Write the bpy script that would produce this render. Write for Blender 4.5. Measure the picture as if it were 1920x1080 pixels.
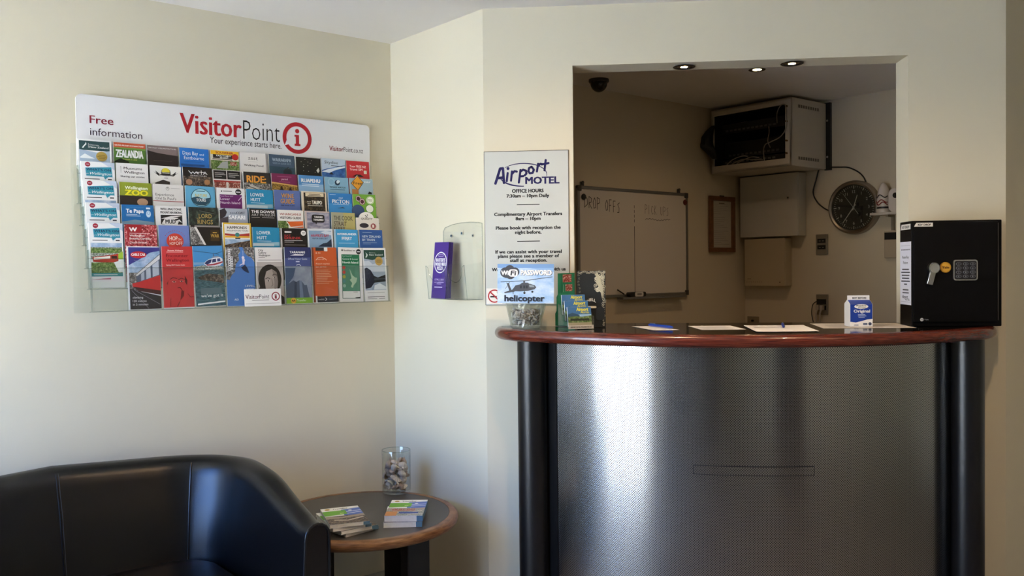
import bpy, math, random
from math import sin, cos, pi, sqrt, radians
from mathutils import Matrix, Vector
random.seed(7)
for o in list(bpy.data.objects):
    bpy.data.objects.remove(o)
SC = bpy.context.scene
COL = SC.collection
S = sqrt(.5)

# ---------------------------------------------------------------- camera
def V(*a): return Vector(a)
YAW, PITCH, ROLL, FPX = -0.089162, 0.021277, -0.011177, 1648.31
CAM = V(0.4167, -3.48, 1.366)
Fd = V(sin(YAW)*cos(PITCH), cos(YAW)*cos(PITCH), -sin(PITCH))
Rd = V(cos(YAW), -sin(YAW), 0)
Ud = Rd.cross(Fd)
R2 = Rd*cos(ROLL) + Ud*sin(ROLL)
U2 = -Rd*sin(ROLL) + Ud*cos(ROLL)
cd = bpy.data.cameras.new('camera')
cam = bpy.data.objects.new('camera', cd)
COL.objects.link(cam)
cam.matrix_world = Matrix(((R2.x, U2.x, -Fd.x, CAM.x), (R2.y, U2.y, -Fd.y, CAM.y), (R2.z, U2.z, -Fd.z, CAM.z), (0, 0, 0, 1)))
cd.sensor_width = 36
cd.lens = FPX/1920*36
cd.clip_start = .02
SC.camera = cam

# ---------------------------------------------------------------- exposure, world, big lights
SC.view_settings.view_transform = 'Standard'
SC.view_settings.look = 'None'
SC.view_settings.gamma = 1
SC.view_settings.use_curve_mapping = False
SC.view_settings.exposure = 0.0
SC.cycles.transparent_max_bounces = 32
SC.cycles.max_bounces = 10
SC.cycles.diffuse_bounces = 6
SC.cycles.sample_clamp_indirect = 0
SC.cycles.use_denoising = True

W = bpy.data.worlds.new('sky'); SC.world = W; W.use_nodes = True
nt = W.node_tree
tc = nt.nodes.new('ShaderNodeTexCoord'); sx = nt.nodes.new('ShaderNodeSeparateXYZ')
rp = nt.nodes.new('ShaderNodeValToRGB'); bg = nt.nodes['Background']
nt.links.new(tc.outputs['Generated'], sx.inputs[0]); 
mp = nt.nodes.new('ShaderNodeMapRange'); mp.inputs[1].default_value = -1; mp.inputs[2].default_value = 1
nt.links.new(sx.outputs[2], mp.inputs[0]); nt.links.new(mp.outputs[0], rp.inputs[0]); nt.links.new(rp.outputs[0], bg.inputs[0])
e = rp.color_ramp.elements
e[0].position = .0; e[0].color = (.55, .50, .42, 1)
e[1].position = 1; e[1].color = (.10, .22, .75, 1)
for p_, c_ in ((.49, (.80, .74, .66, 1)), (.51, (1, .94, .85, 1)), (.545, (.60, .76, 1, 1)), (.63, (.14, .34, 1, 1))):
    x_ = e.new(p_); x_.color = c_
bg.inputs[1].default_value = 22.0
sd = bpy.data.lights.new('sun', 'SUN'); sd.energy = 74; sd.angle = radians(.6); sd.color = (1, .96, .90)
so_ = bpy.data.objects.new('sun', sd); COL.objects.link(so_)
so_.rotation_euler = Vector((S*cos(radians(60)), S*cos(radians(60)), -sin(radians(60)))).to_track_quat('-Z', 'Y').to_euler()

uL, nL, uM, nM = V(-S, -S, 0), V(S, -S, 0), V(-S, S, 0), V(-S, -S, 0)
ZZ = V(0, 0, 1)
LC = uM*.6806
def vw(v, w, z=0): return V(S*(v+w), S*(w-v), z)      # v: away from the left wall, w: away from the window wall
WIN_V0, WIN_V1, WIN_Z1, WIN_W = -.48, 1.34, 2.12, -3.6
ld = bpy.data.lights.new('window_daylight', 'AREA'); ld.shape = 'RECTANGLE'; ld.size = WIN_V1-WIN_V0; ld.size_y = WIN_Z1; ld.cycles.is_portal = True
lo = bpy.data.objects.new('window_daylight', ld); COL.objects.link(lo)
pc = vw((WIN_V0+WIN_V1)/2, WIN_W-.12, WIN_Z1/2)
# portal looks into the room (+w)
zx = V(-S, -S, 0); xx = V(S, -S, 0)
lo.matrix_world = Matrix(((xx.x, 0, zx.x, pc.x), (xx.y, 0, zx.y, pc.y), (0, 1, 0, pc.z), (0, 0, 0, 1)))

# ---------------------------------------------------------------- materials
def lin(h):
    h = h.lstrip('#'); r = []
    for i in (0, 2, 4):
        c = int(h[i:i+2], 16)/255
        r.append(c/12.92 if c <= .04045 else ((c+.055)/1.055)**2.4)
    return (*r, 1)
_M = {}
def mat(name, col='#808080', rough=.5, metal=0, spec=.5, coat=0, bump=0, bscale=200, vary=0, vscale=3, emit=None, estr=0, aniso=0):
    if name in _M: return _M[name]
    m = bpy.data.materials.new(name); m.use_nodes = True
    n = m.node_tree; b = n.nodes['Principled BSDF']
    c = lin(col) if isinstance(col, str) else (*col, 1)
    b.inputs['Base Color'].default_value = c
    b.inputs['Roughness'].default_value = rough
    b.inputs['Metallic'].default_value = metal
    b.inputs['Specular IOR Level'].default_value = spec
    b.inputs['Coat Weight'].default_value = coat
    if emit:
        b.inputs['Emission Color'].default_value = lin(emit); b.inputs['Emission Strength'].default_value = estr
    t = None
    if bump or vary:
        t = n.nodes.new('ShaderNodeTexCoord')
    if vary:
        k = n.nodes.new('ShaderNodeTexNoise'); k.inputs['Scale'].default_value = vscale; k.inputs['Detail'].default_value = 4
        n.links.new(t.outputs['Object'], k.inputs[0])
        r = n.nodes.new('ShaderNodeValToRGB')
        r.color_ramp.elements[0].position = .3; r.color_ramp.elements[1].position = .7
        r.color_ramp.elements[0].color = tuple(x*(1-vary) for x in c[:3])+(1,)
        r.color_ramp.elements[1].color = tuple(min(1, x*(1+vary)) for x in c[:3])+(1,)
        n.links.new(k.outputs[0], r.inputs[0]); n.links.new(r.outputs[0], b.inputs['Base Color'])
    if bump:
        k = n.nodes.new('ShaderNodeTexNoise'); k.inputs['Scale'].default_value = bscale; k.inputs['Detail'].default_value = 3
        n.links.new(t.outputs['Object'], k.inputs[0])
        bp = n.nodes.new('ShaderNodeBump'); bp.inputs['Strength'].default_value = bump; bp.inputs['Distance'].default_value = .002
        n.links.new(k.outputs[0], bp.inputs['Height']); n.links.new(bp.outputs[0], b.inputs['Normal'])
    _M[name] = m
    return m
def P(h, rough=.42):                                   # printed colour
    return mat('print_'+h.strip('#'), h, rough, spec=.4)
def pic(name, cols, scale=40, stretch=(1, 1, 1)):        # mottled printed photograph
    if name in _M: return _M[name]
    m = mat(name, cols[0], .42, spec=.4); n = m.node_tree; b = n.nodes['Principled BSDF']
    t = n.nodes.new('ShaderNodeTexCoord'); mp = n.nodes.new('ShaderNodeMapping'); mp.inputs['Scale'].default_value = stretch
    k = n.nodes.new('ShaderNodeTexNoise'); k.inputs['Scale'].default_value = scale; k.inputs['Detail'].default_value = 5; k.inputs['Roughness'].default_value = .65
    r = n.nodes.new('ShaderNodeValToRGB'); el = r.color_ramp.elements
    el[0].position = .32; el[0].color = lin(cols[0]); el[1].position = .68; el[1].color = lin(cols[-1])
    for i, c in enumerate(cols[1:-1]):
        q = el.new(.32+.36*(i+1)/(len(cols)-1)); q.color = lin(c)
    n.links.new(t.outputs['Object'], mp.inputs[0]); n.links.new(mp.outputs[0], k.inputs[0]); n.links.new(k.outputs[0], r.inputs[0]); n.links.new(r.outputs[0], b.inputs['Base Color'])
    return m
def clear(name, tint='#ffffff', strength=.9, rough=.03, base=0.0, ior=1.5):    # thin clear sheet: see-through with fresnel reflections
    if name in _M: return _M[name]
    m = bpy.data.materials.new(name); m.use_nodes = True; n = m.node_tree
    n.nodes.remove(n.nodes['Principled BSDF'])
    tr = n.nodes.new('ShaderNodeBsdfTransparent'); tr.inputs[0].default_value = lin(tint)
    gl = n.nodes.new('ShaderNodeBsdfGlossy'); gl.inputs['Roughness'].default_value = rough
    lw = n.nodes.new('ShaderNodeLayerWeight'); lw.inputs[0].default_value = .5      # Schlick: f0 + (1-f0) facing^5
    pw = n.nodes.new('ShaderNodeMath'); pw.operation = 'POWER'; pw.inputs[1].default_value = 5
    n.links.new(lw.outputs['Facing'], pw.inputs[0]); fr = pw
    mu = n.nodes.new('ShaderNodeMath'); mu.operation = 'MULTIPLY_ADD'; mu.inputs[1].default_value = strength*.9; mu.inputs[2].default_value = base+.04*strength
    mx = n.nodes.new('ShaderNodeMixShader')
    n.links.new(fr.outputs[0], mu.inputs[0]); n.links.new(mu.outputs[0], mx.inputs[0])
    n.links.new(tr.outputs[0], mx.inputs[1]); n.links.new(gl.outputs[0], mx.inputs[2])
    n.links.new(mx.outputs[0], n.nodes['Material Output'].inputs[0])
    _M[name] = m
    return m

PAINT = mat('wall_paint', '#dad3bd', .6, spec=.3, bump=.06, bscale=260)
WHITEP = mat('ceiling_paint', '#e4e1dc', .8, spec=.2)
OFFP = mat('office_paint', '#cfc3ab', .65, spec=.3, bump=.05, bscale=260)
ACRY = clear('clear_acrylic', '#fdfefe', .8, .04, .0)
ACRE = clear('acrylic_edge', '#e8eeed', .9, .1, .06)
GLASS = clear('clear_glass', '#fafcfb', 1.0, .02, .02)
PANE = clear('window_pane', '#f4f8f6', 1.0, .0, .0)
BLACKP = mat('black_plastic', '#0c0c0d', .35)
STEEL = mat('brushed_steel', '#c9c9c6', .32, metal=1)
CHROME = mat('chrome', '#dcdcdc', .12, metal=1)
LEATHER = mat('black_leather', '#090809', .28, spec=.45, bump=.18, bscale=420)
LEATHER2 = mat('black_leather_piping', '#0d0c0d', .28, spec=.55)
PAPER = mat('white_paper', '#eeeeec', .7)
PAGES = mat('page_edges', '#e6e3da', .8, vary=.06, vscale=60)

# ---------------------------------------------------------------- mesh builder
class G:
    def __init__(s): s.v = []; s.f = []; s.m = []; s.sm = []; s.mats = []; s.uv = None
    def mi(s, m):
        if m not in s.mats: s.mats.append(m)
        return s.mats.index(m)
    def add(s, vs, fs, m, M=None, smooth=False):
        o = len(s.v)
        for q in vs:
            q = Vector(q)
            s.v.append(tuple(M @ q) if M else tuple(q))
        i = s.mi(m)
        for f in fs:
            s.f.append([o+k for k in f]); s.m.append(i); s.sm.append(smooth)
        return s
    def box(s, x0, x1, y0, y1, z0, z1, m, M=None):
        vs = [(x, y, z) for z in (z0, z1) for y in (y0, y1) for x in (x0, x1)]
        return s.add(vs, [(0, 2, 3, 1), (4, 5, 7, 6), (0, 1, 5, 4), (2, 6, 7, 3), (0, 4, 6, 2), (1, 3, 7, 5)], m, M)
    def prism(s, poly, z0, z1, m, M=None, smooth=False, cap=None):
        n = len(poly)
        vs = [(p[0], p[1], z0) for p in poly]+[(p[0], p[1], z1) for p in poly]
        s.add(vs, [(i, (i+1) % n, n+(i+1) % n, n+i) for i in range(n)], m, M, smooth)
        s.add(vs, [tuple(range(n-1, -1, -1)), tuple(range(n, 2*n))], cap or m, M)
        return s
    def lathe(s, prof, m, M=None, n=40, smooth=True, close=False):
        vs = []; fs = []; k = len(prof)
        for i in range(n):
            a = 2*pi*i/n
            for r, z in prof: vs.append((r*cos(a), r*sin(a), z))
        for i in range(n):
            j = (i+1) % n
            for q in range(k-1 if not close else k):
                w = (q+1) % k
                fs.append((i*k+q, j*k+q, j*k+w, i*k+w))
        return s.add(vs, fs, m, M, smooth)
    def cyl(s, r, z0, z1, m, M=None, n=32, r1=None, smooth=True):
        r1 = r if r1 is None else r1
        vs = [(r*cos(2*pi*i/n), r*sin(2*pi*i/n), z0) for i in range(n)]+[(r1*cos(2*pi*i/n), r1*sin(2*pi*i/n), z1) for i in range(n)]
        s.add(vs, [(i, (i+1) % n, n+(i+1) % n, n+i) for i in range(n)], m, M, smooth)
        return s.add(vs, [tuple(range(n-1, -1, -1)), tuple(range(n, 2*n))], m, M)
    def tube(s, pts, r, m, M=None, n=8, rs=None):
        pts = [Vector(p) for p in pts]; vs = []; fs = []
        up = Vector((0, 0, 1)); N = len(pts); pa = None
        for i, p in enumerate(pts):
            t = (pts[min(i+1, N-1)]-pts[max(i-1, 0)])
            t = t.normalized() if t.length > 0 else Vector((0, 0, 1))
            if pa is None:
                a = t.cross(up)
                if a.length < .01: a = t.cross(Vector((1, 0, 0)))
            else:
                a = pa-t*pa.dot(t)
            a.normalize(); pa = a; b = t.cross(a)
            rr = rs[i] if rs else r
            for k in range(n):
                w = 2*pi*k/n; vs.append(p+a*cos(w)*rr+b*sin(w)*rr)
        for i in range(N-1):
            for k in range(n):
                j = (k+1) % n
                fs.append((i*n+k, i*n+j, (i+1)*n+j, (i+1)*n+k))
        fs.append(tuple(range(n-1, -1, -1))); fs.append(tuple((N-1)*n+k for k in range(n)))
        return s.add(vs, fs, m, M, True)
    def poly(s, pts, z, m, M=None):
        return s.add([(p[0], p[1], z) for p in pts], [tuple(range(len(pts)))], m, M)
    def text(s, t, x, y, w, cap, z, m, M=None, align='L', bold=0, shear=0, arc=0):
        if bold > 0:                                     # heavier weights: overlay slightly shifted copies of the face
            d = bold*cap/.727*1.05
            offs = ((-d, -d*.5), (d, -d*.5), (-d, d*.5), (d, d*.5)) if bold > .025 else ((-d, 0), (d, 0))
            for i, (dx, dy) in enumerate(offs):
                s.text(t, x+dx, y+dy, w, cap, z+i*.000003, m, M, align, 0, shear, arc)
            return s
        vs, fs, x0, x1 = glyphs(t, bold, shear)
        sy = cap/.727; sx = w/(x1-x0) if w else sy
        ww = (x1-x0)*sx
        ox = x if align == 'L' else (x-ww/2 if align == 'C' else x-ww)
        pts = []
        for q in vs:
            X = ox+(q[0]-x0)*sx; Y = y+q[1]*sy
            if arc:
                u = (X-ox-ww/2)/(ww/2); Y += arc*(1-u*u)
            pts.append((X, Y, z))
        return s.add(pts, fs, m, M)
    def stroke(s, pts, wd, z, m, M=None):               # flat pen stroke
        for a, b in zip(pts[:-1], pts[1:]):
            dx, dy = b[0]-a[0], b[1]-a[1]; l = math.hypot(dx, dy) or 1
            nx, ny = -dy/l*wd/2, dx/l*wd/2; ex, ey = dx/l*wd/3, dy/l*wd/3
            s.poly([(a[0]-nx-ex, a[1]-ny-ey), (b[0]-nx+ex, b[1]-ny+ey), (b[0]+nx+ex, b[1]+ny+ey), (a[0]+nx-ex, a[1]+ny-ey)], z, m, M)
        return s
    def brush(s, pts, wd, z, m, M=None):                # rounded thick stroke
        s.stroke_plain(pts, wd, z, m, M)
        for p in pts: s.poly(circ(p[0], p[1], wd/2, 14), z+.000004, m, M)
        return s
    def stroke_plain(s, pts, wd, z, m, M=None):
        for i, (a, b) in enumerate(zip(pts[:-1], pts[1:])):
            dx, dy = b[0]-a[0], b[1]-a[1]; l = math.hypot(dx, dy) or 1
            nx, ny = -dy/l*wd/2, dx/l*wd/2
            s.poly([(a[0]-nx, a[1]-ny), (b[0]-nx, b[1]-ny), (b[0]+nx, b[1]+ny), (a[0]+nx, a[1]+ny)], z+.000002*(i % 2), m, M)
    def build(s, name, parent=None, M=None, bevel=0, seg=2, shade=None, label=None, sub=0):
        me = bpy.data.meshes.new(name); me.from_pydata(s.v, [], s.f); 
        for m in s.mats: me.materials.append(m)
        me.polygons.foreach_set('material_index', s.m)
        me.polygons.foreach_set('use_smooth', s.sm)
        if s.uv: s.uv(me)
        me.update()
        if any(s.sm): me.set_sharp_from_angle(angle=radians(40))
        o = bpy.data.objects.new(name, me); COL.objects.link(o)
        if parent: o.parent = parent
        if M is not None: o.matrix_local = M
        if bevel:
            b = o.modifiers.new('bevel', 'BEVEL'); b.width = bevel; b.segments = seg; b.limit_method = 'ANGLE'; b.angle_limit = radians(50); b.harden_normals = False
        if sub:
            b = o.modifiers.new('smooth', 'SUBSURF'); b.levels = sub; b.render_levels = sub
        if label: o['label'] = label
        return o
_tc = {}
def glyphs(t, bold=0, shear=0):
    k = (t, bold, shear)
    if k not in _tc:
        c = bpy.data.curves.new('lettering', 'FONT'); c.body = t; c.size = 1; c.offset = bold; c.shear = shear
        c.resolution_u = 2; c.dimensions = '2D'; c.fill_mode = 'FRONT'
        o = bpy.data.objects.new('lettering', c)
        me = bpy.data.meshes.new_from_object(o)
        vs = [tuple(q.co) for q in me.vertices]; fs = [tuple(p.vertices) for p in me.polygons]
        bpy.data.objects.remove(o); bpy.data.curves.remove(c); bpy.data.meshes.remove(me)
        xs = [q[0] for q in vs] or [0, 1]
        _tc[k] = (vs, fs, min(xs), max(xs))
    return _tc[k]
def circ(cx, cy, r, n=28, ry=None, a0=0, a1=2*pi):
    ry = ry or r
    full = abs(a1-a0-2*pi) < 1e-6
    return [(cx+r*cos(a0+(a1-a0)*i/(n if full else n-1)), cy+ry*sin(a0+(a1-a0)*i/(n if full else n-1))) for i in range(n)]
def rrect(x0, y0, x1, y1, r, n=5):
    p = []
    for cx, cy, a in ((x1-r, y1-r, 0), (x0+r, y1-r, pi/2), (x0+r, y0+r, pi), (x1-r, y0+r, 1.5*pi)):
        for i in range(n+1):
            w = a+pi/2*i/n; p.append((cx+r*cos(w), cy+r*sin(w)))
    return p
def catmull(pts, n=8):
    pts = [Vector(p) for p in pts]; out = []
    for i in range(len(pts)-1):
        p0, p1, p2, p3 = pts[max(i-1, 0)], pts[i], pts[i+1], pts[min(i+2, len(pts)-1)]
        for k in range(n):
            t = k/n
            out.append(.5*((2*p1)+(p2-p0)*t+(2*p0-5*p1+4*p2-p3)*t*t+(3*p1-p0-3*p2+p3)*t**3))
    out.append(pts[-1]); return out

# ---------------------------------------------------------------- objects and frames
def tag(o, label, cat, group=None):
    o['label'] = label; o['category'] = cat
    if group: o['group'] = group
    return o
def thing(name, label, cat, M=None, group=None):
    o = bpy.data.objects.new(name, None); COL.objects.link(o); o.empty_display_size = .05
    if M is not None: o.matrix_world = M
    return tag(o, label, cat, group)
def struct(o): o['kind'] = 'structure'; return o
def frame(p, x, y, z):
    return Matrix(((x.x, y.x, z.x, p.x), (x.y, y.y, z.y, p.y), (x.z, y.z, z.z, p.z), (0, 0, 0, 1)))
def FL(u, z, off=0): return frame(LC+uL*u+nL*off+ZZ*z, -uL, ZZ, nL)          # on the left wall
def FM(t, z, off=0): return frame(uM*t+nM*off+ZZ*z, -uM, ZZ, nM)             # on the angled wall
def FF(x, z, off=0): return frame(V(x, -off, z), V(1, 0, 0), ZZ, V(0, -1, 0)) # on the front wall
CW = 2.89
def FC(e, z, off=0): return frame(vw(e, CW-off, z), V(S, -S, 0), ZZ, nM)      # on the office end wall
WBV = -.818
def FW(w, z, off=0): return frame(vw(WBV+off, w, z), V(S, S, 0), ZZ, nL)      # on the office left wall
def FT(x, y, z, a=0): return Matrix.Translation((x, y, z)) @ Matrix.Rotation(a, 4, 'Z')
def RX(a): return Matrix.Rotation(radians(a), 4, 'X')
def RY(a): return Matrix.Rotation(radians(a), 4, 'Y')
def RZ(a): return Matrix.Rotation(radians(a), 4, 'Z')
def T(x, y, z): return Matrix.Translation((x, y, z))
# ================================================================ the setting
CEIL, TH = 2.398, .135
X0, X1, ZO = .3536, 1.6273, 2.163                 # opening in the front wall
WR = 1.982                                        # right end of the front wall
def pvw(*a): return [tuple(vw(*q)[:2]) for q in a]
g = G()
g.prism([(0, 0), (X0, 0), (X0, TH), (.056, TH)], 0, CEIL, PAINT)
g.prism([(X1, 0), (WR, 0), (WR-.056, TH), (X1, TH)], 0, CEIL, PAINT)
g.prism([(X0, 0), (X1, 0), (X1, TH), (X0, TH)], ZO, CEIL, PAINT)
g.prism([(X0, 0), (X1, 0), (X1, TH), (X0, TH)], 0, 1.093, PAINT)
struct(g.build('wall_front'))
iw = .056-TH
g = G(); g.prism([(0, 0), (.056, TH)]+pvw((WBV, TH), (-.6806, 0)), 0, CEIL, PAINT); struct(g.build('wall_angled'))
g = G(); g.prism(pvw((-.6806, WIN_W), (-.6806, 0), (WBV, TH), (WBV, WIN_W)), 0, CEIL, PAINT); struct(g.build('wall_left'))
g = G(); g.prism(pvw((WBV, TH), (WBV, CW), (WBV-.1, CW+.1), (WBV-.1, TH)), 0, CEIL, OFFP); struct(g.build('wall_office_left'))
# right-hand facet, mirrored from the left one
rv = S*WR
g = G(); g.prism([(WR, 0)]+pvw((rv, CW), (rv-.135, CW))+[(WR-.056, TH)], 0, CEIL, PAINT); struct(g.build('wall_right'))
g = G(); g.prism(pvw((WBV-.1, CW), (rv-.06, CW), (rv-.06, CW+.1), (WBV-.1, CW+.1)), 0, CEIL, OFFP); struct(g.build('wall_office_back'))
g = G(); g.prism(pvw((rv-.06, CW), (4.6, CW), (4.6, CW+.1), (rv-.06, CW+.1)), 0, CEIL, PAINT); struct(g.build('wall_beyond'))
g = G(); g.prism(pvw((4.5, WIN_W), (4.6, WIN_W), (4.6, CW), (4.5, CW)), 0, CEIL, PAINT); struct(g.build('wall_far'))
g = G()
for a, b, z0, z1 in ((-.818, WIN_V0, 0, CEIL), (WIN_V1, 4.6, 0, CEIL), (WIN_V0, WIN_V1, WIN_Z1, CEIL)):
    g.prism(pvw((a, WIN_W-.12), (b, WIN_W-.12), (b, WIN_W), (a, WIN_W)), z0, z1, PAINT)
struct(g.build('wall_window'))
foot = pvw((-.95, WIN_W-.12), (4.6, WIN_W-.12), (4.6, CW+.1), (-.95, CW+.1))
g = G(); g.prism(foot, CEIL, CEIL+.1, WHITEP); struct(g.build('ceiling'))
g = G(); g.prism(foot, -.08, 0, mat('carpet', '#8a8379', .9, bump=.3, bscale=900, vary=.25, vscale=300)); struct(g.build('floor'))
g = G(); g.prism(pvw((-14, -20), (16, -20), (16, WIN_W-.12), (-14, WIN_W-.12)), -.12, -.06, mat('paving', '#b9b5ac', .9, vary=.1, vscale=2)); struct(g.build('ground_outside'))
# glazed door in the window wall, behind the camera
FRM = mat('window_frame', '#2b2b2c', .4)
g = G(); fw = .055; wc = (WIN_V0+WIN_V1)/2
def FX(v, z): return frame(vw(v, WIN_W-.06, z), V(S, -S, 0), ZZ, nM)
hw = (WIN_V1-WIN_V0)/2
for x0, x1, z0, z1 in ((-hw, -hw+fw, 0, WIN_Z1), (hw-fw, hw, 0, WIN_Z1), (-hw+fw, hw-fw, WIN_Z1-fw, WIN_Z1), (-hw+fw, hw-fw, 0, fw), (-.03, .03, fw, WIN_Z1-fw)):
    g.box(x0, x1, z0, z1, -.03, .03, FRM)
w1 = struct(g.build('window_1', M=FX(wc, 0)))
g = G(); g.box(-hw+fw, hw-fw, fw, WIN_Z1-fw, -.003, .003, PANE); g.build('pane', w1)
SKI = mat('reflection_frame_paint', '#e2dfd6', .45)
# unseen dark boards, added to put dark bands in the steel panel's reflection
BOARDM = mat('reflection_board_paint', '#3a2a22', .4)
FD = frame(vw(3.0, WIN_W, 0), V(S, -S, 0), ZZ, V(S, S, 0))
g = G()
for x0, x1, y0, y1 in ((-1.1, -.004, 0, 2.05), (.004, 1.1, 0, 2.05)): g.box(x0, x1, y0, y1, .002, .035, BOARDM)
d1 = struct(g.build('reflection_board_1', M=FD, bevel=.003))
g = G()
for x0, x1, y0, y1 in ((-1.17, -1.1, 0, 2.12), (1.1, 1.17, 0, 2.12), (-1.1, 1.1, 2.05, 2.12)): g.box(x0, x1, y0, y1, .0, .05, SKI)
g.build('reflection_board_frame', d1)
FD2 = frame(vw(4.5, -.9, 0), V(-S, -S, 0), ZZ, -nL)
g = G(); g.box(-.45, .45, 0, 2.05, .002, .035, BOARDM); d2_ = struct(g.build('reflection_board_2', M=FD2, bevel=.003))

# ================================================================ recessed downlights
LAMPON = mat('lamp_glow', '#fff0d8', .4, emit='#ffd9a0', estr=60)
RING = mat('lamp_ring', '#8f8a84', .25, metal=1)
RINGD = mat('lamp_baffle', '#0a0a0a', .4)
def downlight(x, y, z, label, watts, kind=0, cone=95, col=(1, .66, .37), grp='recessed downlights'):
    t = thing('downlight', label, 'downlight', T(x, y, z), grp)
    R = .044
    g = G(); g.lathe([(R, -.004), (R-.003, -.006), (R-.011, -.005), (R-.013, 0)], RING if kind == 0 else RINGD, n=40); g.build('trim_ring', t)
    g = G(); g.lathe([(R-.011, -.002), (R-.016, -.0035), (.0235 if kind == 0 else .016, -.0045), (.022 if kind == 0 else .0135, -.002)], RINGD if kind == 0 else RING, n=36); g.build('gimbal', t)
    g = G(); rb_ = .022 if kind == 0 else .0135
    g.cyl(rb_, -.004, -.002, LAMPON, n=24); g.build('bulb', t)
    l = bpy.data.lights.new('downlight_beam', 'SPOT'); l.energy = watts; l.spot_size = radians(cone); l.spot_blend = .8; l.color = col; l.shadow_soft_size = .022
    o = bpy.data.objects.new('downlight_beam', l); COL.objects.link(o); o.parent = t; o.location = (0, 0, -.012)
    return t
downlight(.794, .068, ZO, 'left of the two black-ringed spotlights in the soffit over the counter', 2.0, 1, 80)
downlight(1.211, .068, ZO, 'right of the two black-ringed spotlights in the soffit over the counter', 2.0, 1, 80)
downlight(1.294, 1.235, CEIL, 'warm glowing round downlight in the office ceiling', 9.0, 0, 150)
for x, y, w, l_ in ((.45, -.95, 42, 'added fill downlight out of view, nearest the left end of the counter'), (1.5, -1.25, 36, 'added fill downlight out of view in front of the counter, right of centre'), (2.4, -1.9, 18, 'added fill downlight out of view, furthest right, nearest the dark reflection boards')):  # unseen ceiling lamps, added as warm fill for the reception walls
    downlight(x, y, CEIL, l_, w, 0, 160)
# dome camera in the dark left corner of the office ceiling
g = G(); 
t = thing('dome_camera', 'dark dome security camera under the office ceiling at top left', 'camera', T(.472, 1.372, CEIL))
g.lathe([(0, 0), (.055, 0), (.056, -.012), (.052, -.018)], mat('dome_base', '#1c1a1a', .5)); g.build('base', t)
g = G(); g.lathe([(.05, -.018)]+[(.047*cos(a), -.018-.052*sin(a)) for a in [i*pi/2/8 for i in range(9)]], mat('dome_smoke', '#0b0a0a', .15)); g.build('dome', t)

# ================================================================ reception counter
cx0, Rw = .98, 1.27
def arcp(n=40):
    return [(x, .77-sqrt(Rw*Rw-(x-cx0)**2)) for x in [.205+1.55*i/n for i in range(n+1)]]
left_end = [(.062, -.001), (.066, -.05), (.088, -.115), (.135, -.185), (.205, -.236)]
le = [(p.x, p.y) for p in catmull([(a, b, 0) for a, b in left_end], 6)][:-1]
edge = le+arcp()+[(2*cx0-x, y) for x, y in reversed(le)]
desk = thing('reception_counter', 'curved reception counter with dark top, red wood edge and perforated steel front', 'counter', T(cx0, -.2, 0))
def D(): return T(-cx0, .2, 0)
LAM = mat('dark_laminate', '#0d0b09', .1, spec=.12)
REDW = mat('red_wood', '#6a2413', .24, spec=.5, coat=.35)
nn = REDW.node_tree; bb = nn.nodes['Principled BSDF']
t_ = nn.nodes.new('ShaderNodeTexCoord'); m_ = nn.nodes.new('ShaderNodeMapping'); m_.inputs['Scale'].default_value = (3, 9, 60)
k_ = nn.nodes.new('ShaderNodeTexNoise'); k_.inputs['Scale'].default_value = 4; k_.inputs['Detail'].default_value = 6
r_ = nn.nodes.new('ShaderNodeValToRGB'); r_.color_ramp.elements[0].position = .3; r_.color_ramp.elements[0].color = lin('#3f140b'); r_.color_ramp.elements[1].position = .72; r_.color_ramp.elements[1].color = lin('#73301f')
nn.links.new(t_.outputs['Object'], m_.inputs[0]); nn.links.new(m_.outputs[0], k_.inputs[0]); nn.links.new(k_.outputs[0], r_.inputs[0]); nn.links.new(r_.outputs[0], bb.inputs['Base Color'])
ZT = 1.139
g = G(); g.prism(edge, ZT-.042, ZT, LAM, D()); g.prism([(X0+.002, -.001), (X1-.002, -.001), (X1-.002, .03), (X1-.002, TH+.02), (X0+.002, TH+.02)], ZT-.042, ZT, LAM, D())
g.build('worktop', desk)
# bullnose edge
prof = [(-.004, .0225), (.004, .0222)]+[(.004+.021*cos(a), .0222*sin(a)) for a in [pi/2-pi*i/12 for i in range(1, 12)]]+[(.004, -.0222), (-.004, -.0225)]
g = G(); vs = []; fs = []; N = len(edge); K = len(prof)
for i, (x, y) in enumerate(edge):
    a, b = edge[max(0, i-1)], edge[min(N-1, i+1)]
    tx, ty = b[0]-a[0], b[1]-a[1]; l = math.hypot(tx, ty); nx, ny = ty/l, -tx/l
    for d, z in prof: vs.append((x+nx*d, min(y+ny*d, -.001), ZT-.0215+z))
for i in range(N-1):
    for k in range(K-1): fs.append((i*K+k, i*K+k+1, (i+1)*K+k+1, (i+1)*K+k))
fs.append(tuple(range(K-1, -1, -1))); fs.append(tuple((N-1)*K+k for k in range(K)))
g.add(vs, fs, REDW, D(), True); g.build('edge_band', desk)
# perforated metal front
PERF = bpy.data.materials.new('perforated_metal'); PERF.use_nodes = True
n = PERF.node_tree; b = n.nodes['Principled BSDF']
b.inputs['Metallic'].default_value = 1; b.inputs['Roughness'].default_value = .22; b.inputs['Anisotropic'].default_value = .7; b.inputs['Anisotropic Rotation'].default_value = .25
uvn = n.nodes.new('ShaderNodeUVMap'); uvn.uv_map = 'uv'; tg = n.nodes.new('ShaderNodeTangent'); tg.direction_type = 'UV_MAP'; tg.uv_map = 'uv'
n.links.new(tg.outputs[0], b.inputs['Tangent'])
sp = n.nodes.new('ShaderNodeSeparateXYZ'); n.links.new(uvn.outputs[0], sp.inputs[0])
def mth(op, a, b_=None):
    q = n.nodes.new('ShaderNodeMath'); q.operation = op
    for i, z in enumerate((a, b_)):
        if z is None: continue
        if isinstance(z, (int, float)): q.inputs[i].default_value = z
        else: n.links.new(z, q.inputs[i])
    return q.outputs[0]
kk = 2*pi/.0088
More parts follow.
